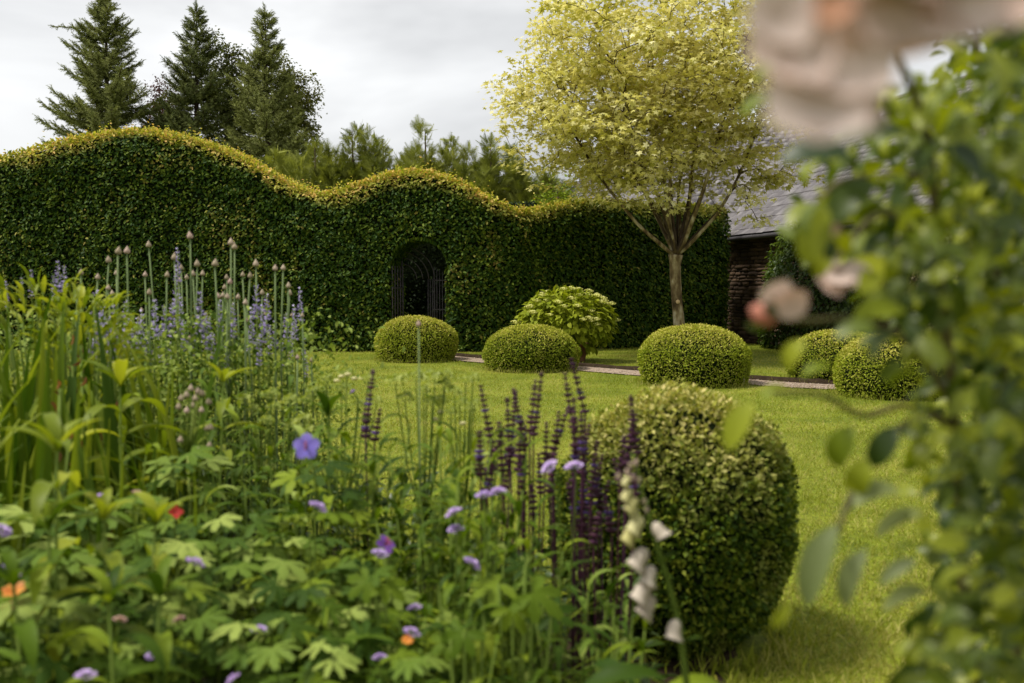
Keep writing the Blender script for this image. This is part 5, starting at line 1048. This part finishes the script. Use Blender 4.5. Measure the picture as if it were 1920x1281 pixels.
# ---- red and orange blooms
def small_bloom(label, px, py, Y, mat, r, n, name='small_bloom', face=(0, -.5, 1)):
    c = P(px, py, Y); b = base_of(px, 1200, Y); t = thing(name, label, 'flower', b); f = nrm(np.array(face, float)); u = nrm(np.cross(f, (0, .3, 1.))); v = np.cross(u, f); me = tmesh('petal', T_blade(.8, 4, None, .2, .1, 0, 1), mat)
    obj('stem', stem_mesh([b, (b + c) / 2 + np.array((.01, 0, 0)), c], .0025, M['stem'], b), t, (0, 0, 0))
    for k in range(n): a = k * 2 * PI / n; ax = u * math.cos(a) + v * math.sin(a) + f * .5; put('petal', me, t, c, ax, f, r)
small_bloom('small bright red flower beside the lance-leaved stem', 326, 962, 2.2, M['red'], .022, 4, 'red_flower', (.6, -.5, .6)); small_bloom('orange-red flower at the left edge, upper of two', 28, 1112, 1.7, M['orange'], .024, 6, 'orange_flower'); small_bloom('dark red flower at the left edge, lower of two', 20, 1146, 1.7, M['red'], .020, 5, 'red_flower'); small_bloom('single orange bloom at the bottom of the border touching a lilac head', 765, 1203, 1.78, M['orange'], .014, 8, 'orange_flower')

# ---- salvia: upright dark purple spikes
wh = Geo()
for k in range(8):
    a = k * PI / 4; wh.scatter(([(-.28, 0, 0), (.28, 0, 0), (.36, .6, .16), (0, 1, 0), (-.36, .6, .16), (0, .5, -.2)], [(0, 1, 2, 3, 4), (0, 5, 1), (1, 5, 2), (2, 5, 3), (3, 5, 4), (4, 5, 0)]), np.zeros((1, 3)), frames(np.array([[math.cos(a), math.sin(a), .55]]), np.array([[0, 0, 1.]])), 1.0, rnd=np.array([.0]))
wh_me = wh.mesh('whorl', M['salvia']); wh_b = wh_me.copy(); wh_b.materials.clear(); wh_b.materials.append(M['salviablue'])
def salvia(label, spikes, cx, Y, nl=26):
    b = base_of(cx, 1050, Y); t = thing('salvia', label, 'flower', b, 'dark purple salvias in the border')
    for px, py, L in spikes:
        y = Y + rng.uniform(-.16, .16); top = P(px, py, y); L = .88 * L / FPX * y; tilt = rng.normal(0, .17); low = top - np.array((tilt * L, rng.normal(0, .05) * L, L)); root = b + np.array(((low[0] - b[0]) * .55, (low[1] - b[1]) * .5, 0))
        st = obj('flower_spike', stem_mesh([root, (root + low) / 2, low, (low + top) / 2 + np.array((tilt * .01, 0, 0)), top], [.0028, .0026, .0024, .002, .0018], M['salvia'], b, 5), t, (0, 0, 0)); nw = max(6, int(L / .0125))
        for k in range(nw):
            f = k / nw; p = low + (top - low) * min(1, (1 - (1 - f) ** 1.25) + rng.normal(0, .012)); obj('whorl', wh_b if (rng.random() < .2 and f < .5) else wh_me, st, p - b, frames(np.array((math.cos(k), math.sin(k), 0)), nrm(top - low)), (.0175 - .0095 * f) * rng.uniform(.85, 1.2))
        p = low + (root - low) * .25
        for s_ in (0, 1, 2, 0, 1): a = rng.uniform(0, 6.28); put('leaf', (narrow_s + narrow)[s_ + 3 * (rng.random() < .5)], t, p + (root - low) * rng.uniform(0, .6) + rng.normal(0, .02, 3), (math.cos(a), math.sin(a), .4), (0, 0, 1), rng.uniform(.05, .085))
SALV = 0
salvia('solitary dark purple salvia spike left of the umbels against the lawn', [(700, 692, 130), (688, 775, 55), (713, 765, 70)], 702, 2.7)
salvia('dark purple salvia clump left, its leftmost spike bent at the tip', [(901, 722, 125), (899, 808, 60), (920, 822, 70), (896, 846, 55), (935, 790, 110), (951, 744, 140), (926, 870, 60)], 925, 2.5)
salvia('salvia clump with the thickest purple spikes in the middle', [(962, 727, 130), (967, 733, 150), (985, 796, 110), (1004, 711, 110), (1016, 697, 140), (975, 850, 90), (955, 850, 90), (995, 900, 80), (978, 780, 120), (945, 800, 110), (1025, 790, 100), (1010, 850, 90)], 985, 2.55)
salvia('salvia clump with the tallest purple spike, nearest the dome and pot', [(1059, 699, 120), (1071, 671, 120), (1076, 745, 150), (1066, 760, 110), (1105, 795, 110), (1120, 826, 120), (1098, 880, 90), (1064, 905, 100), (1048, 770, 110), (1085, 820, 110), (1090, 770, 100), (1040, 850, 90)], 1075, 2.5)
salvia('salvia clump leaning against the box ball', [(1182, 740, 130), (1190, 775, 110), (1170, 815, 100), (1150, 860, 100), (1142, 900, 90), (1110, 930, 80), (1125, 960, 70), (1130, 850, 110), (1112, 860, 110), (1160, 880, 90), (1095, 940, 80), (1135, 930, 80), (1175, 850, 90)], 1140, 2.45)

# ---- large lobed-leaf plants, bottom right of the border
def lobed(label, leaves, Y, ms):
    c = np.mean([P(px, py, Y) for px, py, _, _ in leaves], 0); b = np.array((c[0], c[1], .02)); t = thing('lobed_leaf_plant', label, 'plant', b, 'large lobed leaves at the bottom of the border')
    for k, (px, py, s, a) in enumerate(leaves): p = P(px, py, Y + rng.uniform(-.1, .1)); put('leaf', ms[k % len(ms)], t, p, (math.sin(a), -.4, math.cos(a) * .55 - .35), (rng.normal(0, .2), -.55 + rng.normal(0, .2), .8), s * .84)
    g = Geo()
    for px, py, s, a in leaves: p = P(px, py, Y) - b; g.tube([(0, 0, 0), p * np.array((.7, .7, .6)), p], [.004, .0035, .003], 4)
    obj('stalks', g.mesh('stalks', M['stem']), t, (0, 0, 0)); return t
lobed('plant with broad veined lobed leaves just left of the box ball foot', [(935, 1095, .075, -1.4), (1000, 1112, .078, 1.9), (960, 1140, .06, 2.6), (905, 1140, .06, -2.2), (1035, 1150, .06, 1.6), (985, 1060, .05, -1.0)], 1.85, palm3 + palm_green)
lobed('bright yellow-green lobed plant below the broad veined one', [(870, 1185, .060, -2.6), (905, 1200, .055, 2.2), (845, 1200, .05, -1.8), (890, 1220, .045, 3.0)], 1.75, palm3)
lobed('lime lobed leaves beside the deep violet flower stem', [(690, 1090, .055, -2.0), (725, 1095, .05, 2.0), (705, 1075, .045, .5)], 1.9, palm3)

# ---- white foxglove
fxY = 1.5; pts = [P(px, py, fxY) for px, py in ((1300, 1420), (1288, 1290), (1276, 1190), (1258, 1110), (1236, 1035), (1218, 975), (1204, 925), (1196, 885), (1186, 850))]; b = np.array((pts[0][0] + .03, fxY, .02)); pts[0][2] = max(pts[0][2], .1)
fx = thing('foxglove', 'leaning foxglove with white bells and pale yellow upper buds in front of the box ball', 'flower', b)
obj('stem', stem_mesh(lerp_poly([b] + pts, 30), np.linspace(.0065, .0022, 30), M['stem'], b, 7), fx, (0, 0, 0))
def bell(k, op):
    n = 12; prof = [(.05, -.02), (.17, .03), (.27, .13), (.35, .32), (.40, .58), (.42, .80), (.44 + .05 * op, .94), (.46 + .10 * op, 1.02), (.40 + .06 * op, 1.04), (.36, .84), (.26, .35)]; V, F = lathe(prof, n); V = [(x, y + (.16 * z * z if z > .6 else 0), z) for x, y, z in V]; return V, F
bell_w = Geo().add(*bell(0, 1), 0.0).mesh('bell_flower', M['white'], True); bell_c = Geo().add(*bell(1, .55), 0.0).mesh('bell_flower', M['cream'], True)
for px, py, s, side_, m in ((1200, 1040, .040, -1, bell_w), (1217, 1072, .034, -.6, bell_w), (1206, 1102, .040, -1, bell_w), (1214, 1130, .038, -1, bell_w), (1234, 990, .030, .6, bell_w), (1264, 1172, .034, -.4, bell_w), (1192, 980, .034, -1, bell_c), (1180, 1000, .032, -1, bell_c), (1182, 945, .028, -1, bell_c), (1172, 928, .024, -1, bell_c), (1168, 905, .018, -1, bell_c), (1188, 962, .02, -.4, bell_c)):
    p = P(px - 12 * side_, py - 10, fxY - .01); d = nrm(np.array((side_ * .75, -.25, -.85))); obj('bell_flower', m, fx, p - b, frames(np.cross(d, (0, 1., 0)), d), s * .84)
for k, (px, py) in enumerate(((1186, 890), (1176, 880), (1198, 895), (1182, 868), (1192, 862), (1160, 888), (1208, 935), (1212, 950))): obj('bud', buds[k % 3], fx, P(px, py, fxY) - b, frames(np.array((1., 0, 0)), np.array((rng.normal(0, .5), -.3, -.6))), (.006, .006, .011))
for px, py, s in ((1225, 1000, .03), (1240, 1050, .03), (1252, 1090, .03), (1268, 1150, .035), (1278, 1210, .04), (1230, 1060, .03)): put('leaf', lance_green[0], fx, P(px, py, fxY), (rng.choice((-1, 1)) * .6, -.3, .5), (0, -.3, 1), s)
for px, py, s, ax in ((1250, 1275, .17, (-1, -.1, .05)), (1130, 1300, .16, (-.9, -.4, -.1)), (1240, 1300, .14, (.9, .2, .1)), (1195, 1290, .15, (-.5, .6, .1))): put('basal_leaf', lance_green[1], fx, P(px, py, fxY + .05), ax, (0, -.4, 1), s)

# ================================================================== ROSE BUSH close to the camera on the right
KR = 1.45
rb = np.array((.80, 1.15, .02)); rose = thing('rose_bush', 'blurred climbing rose close by at the right edge, leafy with pale pink blooms', 'rose', rb)
roseT = [T_blade(.50, 7, lambda t: math.sin(PI * (t * .88 + .06)) ** .75, a, .18, .012, k) for k, a in enumerate((.25, .5, .8, .4, 1.0))]
rose_me = [tmesh('leaf', t, M['rose']) for t in roseT]
bnd = np.array([(-80, 1560), (60, 1640), (140, 1660), (230, 1600), (300, 1545), (360, 1500), (440, 1500), (500, 1560), (560, 1650), (620, 1665), (690, 1720), (760, 1720), (850, 1710), (950, 1740), (1050, 1760), (1150, 1750), (1281, 1700), (1400, 1650)], float)
# canes
canes = []
for pts, Y0, Y1 in (([(1830, 1500), (1815, 1150), (1790, 800), (1760, 480), (1740, 260), (1690, 120), (1660, 40)], .80, .50), ([(1900, 1500), (1900, 1100), (1880, 700), (1860, 350), (1830, 60), (1810, -120)], .85, .80), ([(1960, 1500), (1950, 900), (1940, 400), (1950, -100)], .75, .85),
                    ([(1800, 900), (1760, 780), (1690, 800), (1620, 870), (1575, 985), (1560, 1010)], .72, .58), ([(1790, 760), (1700, 640), (1600, 600), (1520, 602), (1450, 595)], .68, .52), ([(1760, 480), (1660, 400), (1580, 470), (1562, 520)], .66, .58), ([(1790, 800), (1700, 760), (1620, 780), (1540, 740), (1450, 735)], .70, .58), ([(1750, 330), (1640, 330), (1560, 350), (1510, 430)], .66, .6)):
    path = lerp_poly([P(px, py, KR * (Y0 + (Y1 - Y0) * k / (len(pts) - 1))) for k, (px, py) in enumerate(pts)], 16)
    if pts[0][1] > 1400: path[0] = rb + np.array(((path[0][0] - rb[0]) * .5, .05, 0)); path = lerp_poly(np.vstack((path[:1], path[2:])), 18)
    obj('cane', Geo().tube(path - rb, np.linspace(.007 if pts[0][1] > 1400 else .0036, .002, len(path)), 6).mesh('cane', M['cane'], True), rose, (0, 0, 0)); canes.append(path)
cnt = 0; rr_ = np.random.default_rng(5); rest = []
while cnt < 2300:
    py = rr_.uniform(-60, 1340); px = rr_.uniform(1460, 2080); lo = np.interp(py, bnd[:, 0], bnd[:, 1]) - 25; d = px - lo
    if d < 0 or rr_.random() > .10 + d / 260: continue
    if py < 150 and 1450 < px < 1850: continue
    Y = KR * (rr_.uniform(.50, .88) + .25 * min(1, d / 300) * rr_.random()); p = P(px, py, Y); ax = nrm(np.array((rr_.normal(-.35, .7), rr_.normal(-.1, .5), rr_.normal(-.35, .5)))); up = nrm(np.array((rr_.normal(0, .5), -.35 + rr_.normal(0, .45), .75 + rr_.normal(0, .25)))); s = KR * rr_.uniform(.015, .029); v = cnt % 5
    if cnt < 300: put('leaf', rose_me[v], rose, p, ax, up, s)
    else: rest.append((p, ax, up, s, v))
    cnt += 1
g = Geo()
for p, ax, up, s, v in rest: g.scatter(roseT[v], (p - rb)[None], frames(ax[None], up[None]), s, rnd=np.array([rr_.random()]))
N = 2400; px = rr_.uniform(1760, 2250, N); py = rr_.uniform(-250, 1500, N); Y = rr_.uniform(1.25, 1.9, N); pos = np.array([P(a, c, d) for a, c, d in zip(px, py, Y)]); pos = pos[pos[:, 2] > .08]; N = len(pos)
g.scatter(roseT[1], pos - rb, frames(rr_.normal(0, 1, (N, 3)) - np.array((0, 0, .4)), np.array((0, -.3, 1.)) + rr_.normal(0, .45, (N, 3))), rr_.uniform(.028, .050, N))
obj('inner_leaves', g.mesh('inner_leaves', M['rose']), rose, (0, 0, 0), kind='stuff')
# single leaves that stand out against the lawn and the tree
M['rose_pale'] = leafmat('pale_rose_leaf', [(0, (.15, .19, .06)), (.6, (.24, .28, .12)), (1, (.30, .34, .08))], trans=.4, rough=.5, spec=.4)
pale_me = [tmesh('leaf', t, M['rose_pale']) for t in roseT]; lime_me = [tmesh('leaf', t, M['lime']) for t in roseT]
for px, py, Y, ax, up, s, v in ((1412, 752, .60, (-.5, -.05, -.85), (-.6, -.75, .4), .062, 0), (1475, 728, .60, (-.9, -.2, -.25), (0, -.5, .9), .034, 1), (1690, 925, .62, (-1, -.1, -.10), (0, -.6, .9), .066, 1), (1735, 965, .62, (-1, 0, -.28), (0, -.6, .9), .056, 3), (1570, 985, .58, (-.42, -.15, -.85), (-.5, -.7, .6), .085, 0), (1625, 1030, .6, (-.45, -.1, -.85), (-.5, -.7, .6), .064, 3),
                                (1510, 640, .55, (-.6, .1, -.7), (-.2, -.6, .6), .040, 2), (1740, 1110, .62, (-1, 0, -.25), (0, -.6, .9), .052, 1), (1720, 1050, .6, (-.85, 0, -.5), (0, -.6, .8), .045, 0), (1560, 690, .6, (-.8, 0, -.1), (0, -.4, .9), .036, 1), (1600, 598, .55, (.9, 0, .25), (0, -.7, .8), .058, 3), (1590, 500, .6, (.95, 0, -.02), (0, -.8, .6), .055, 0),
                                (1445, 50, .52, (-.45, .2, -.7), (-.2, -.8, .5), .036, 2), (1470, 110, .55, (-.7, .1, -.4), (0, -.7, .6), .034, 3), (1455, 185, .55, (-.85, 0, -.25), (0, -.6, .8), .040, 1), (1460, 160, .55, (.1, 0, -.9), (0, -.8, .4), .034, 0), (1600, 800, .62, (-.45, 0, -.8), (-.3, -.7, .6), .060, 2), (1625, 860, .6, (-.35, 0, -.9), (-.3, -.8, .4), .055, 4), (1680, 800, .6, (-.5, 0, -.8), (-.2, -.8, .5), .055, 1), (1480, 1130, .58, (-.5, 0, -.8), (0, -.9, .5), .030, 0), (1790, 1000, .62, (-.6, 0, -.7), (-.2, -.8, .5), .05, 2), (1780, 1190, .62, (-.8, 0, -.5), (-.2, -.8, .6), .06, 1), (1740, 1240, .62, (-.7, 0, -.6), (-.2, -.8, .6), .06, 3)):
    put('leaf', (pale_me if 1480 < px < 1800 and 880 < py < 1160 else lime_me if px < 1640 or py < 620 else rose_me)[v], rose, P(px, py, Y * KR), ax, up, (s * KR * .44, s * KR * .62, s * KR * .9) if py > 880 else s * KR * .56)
for px, py, Y, ax, up, s, v in ((1540, 380, .55, (-.25, -.1, -.95), (-.2, -.9, .3), .045, 0), (1600, 300, .52, (-.8, 0, .1), (0, -.7, .7), .05, 1), (1640, 340, .55, (-.75, 0, -.55), (0, -.7, .6), .045, 3), (1560, 440, .56, (-.4, 0, -.85), (-.2, -.8, .4), .036, 2), (1700, 260, .55, (-.9, 0, .1), (0, -.6, .8), .05, 1)):
    put('leaf', rose_me[v], rose, P(px, py, Y * KR), ax, up, s * KR * .80)
# blooms
petT = [T_blade(1.05, 8, lambda t: math.sin(PI * (t * .70 + .10)) ** .55, a, .12, .02, k) for k, a in enumerate((-.5, -.3, .25, -.8))]; pet_me = [tmesh('petal', t, M['rosepetal']) for t in petT]; pet_o = tmesh('petal', petT[0], M['rosebud'])
KB = .92
bc = P(1690, -40, .43 * KB); f = nrm(np.array((-.25, -.35, -.55))); u = nrm(np.cross(f, (0, 1., .2))); v = np.cross(u, f)
bl = obj('bloom', Geo().add(*lathe([(0, -.2), (.5, -.1), (.8, .2), (.55, .5), (0, .6)], 10), 0.0).mesh('bloom_heart', M['rosebud'], True), rose, bc - rb, frames(u, -f), .012, label='large drooping pale pink bloom cut by the top edge')
iR = np.linalg.inv(frames(u, -f) * .012)
def bpetal(p, ax, up, s, me): q = obj('petal', me, bl, iR @ (np.asarray(p) - bc), nrm((iR @ frames(np.asarray(ax, float), np.asarray(up, float))).T).T, s / .012); return q
for k in range(7): a = k * .9; ax = u * math.cos(a) + v * math.sin(a) + f * .15; bpetal(bc + f * .004, ax, -f + ax * .2, .040 * KB, pet_me[k % 2])
for k in range(6): a = k * 1.05 + .4; ax = u * math.cos(a) + v * math.sin(a) + f * .9; bpetal(bc + f * .008, ax, -f + ax * .3, .026 * KB, pet_me[2])
for px, py, ax, s, m in ((1505, 10, (-.25, 0, -.9), .036, 0), (1530, 90, (-.05, -.1, -1), .042, 1), (1560, 110, (.0, .1, -1), .038, 3), (1590, 20, (-.1, 0, -1), .040, 0), (1680, -60, (.1, 0, -1), .036, 1), (1760, -70, (.25, 0, -1), .038, 0), (1840, -70, (.3, .1, -.9), .036, 3), (1490, -30, (-.3, 0, -.7), .028, 1), (1640, -20, (.0, 0, -1), .030, 2)): bpetal(P(px, py, .42 * KB), ax, (0, -1, .1), s * KB, pet_me[m])
bpetal(P(1545, -15, .415 * KB), (.3, 0, -.6), (0, -1, .2), .014, pet_o)
sb = P(1566, 500, .58 * KR); s2 = obj('spent_bloom', Geo().add(*lathe([(0, -.4), (.5, -.2), (.6, .3), (0, .5)], 8), 0.0).mesh('spent_heart', M['rosepetal'], True), rose, sb - rb, np.eye(3), .010, label='small spent pink bloom with loose petals')
for dx, dz, ax, s in ((-.004, .012, (-.2, 0, .9), 2.3), (.002, -.004, (-.6, -.3, -.7), 2.6), (.004, 0, (.6, -.3, -.5), 2.4), (0, .0, (.1, -.5, -.9), 2.2)): obj('petal', pet_me[0], s2, (dx / .008, 0, dz / .008), frames(np.array(ax, float), np.array((0, -1., .2))), s)
bd = P(1452, 600, .50 * KR); bo = obj('rosebud', Geo().add(*lathe([(0, -.1), (.45, .05), (.62, .4), (.5, .8), (.2, 1.15), (0, 1.25)], 10), 0.0).mesh('rosebud', M['rosebud'], True), rose, bd - rb, frames(np.array((0, 1., 0)), np.array((-.7, -.2, .35))), .016, label='pink and yellow bud on a side stem')
for k in range(5): a = k * 1.256; obj('sepal', rose_me[0], bo, (.35 * math.cos(a), .35 * math.sin(a), 0), frames(np.array((math.cos(a) * .5, math.sin(a) * .5, .8)), np.array((math.cos(a), math.sin(a), -.3))), 1.1)
for px, py, ax in ((1455, 585, (-.3, 0, .6)), (1470, 600, (-.1, -.1, .6))): put('petal', pet_me[1], rose, P(px + 15, py, .5 * KR), ax, (0, -1, .1), .024)
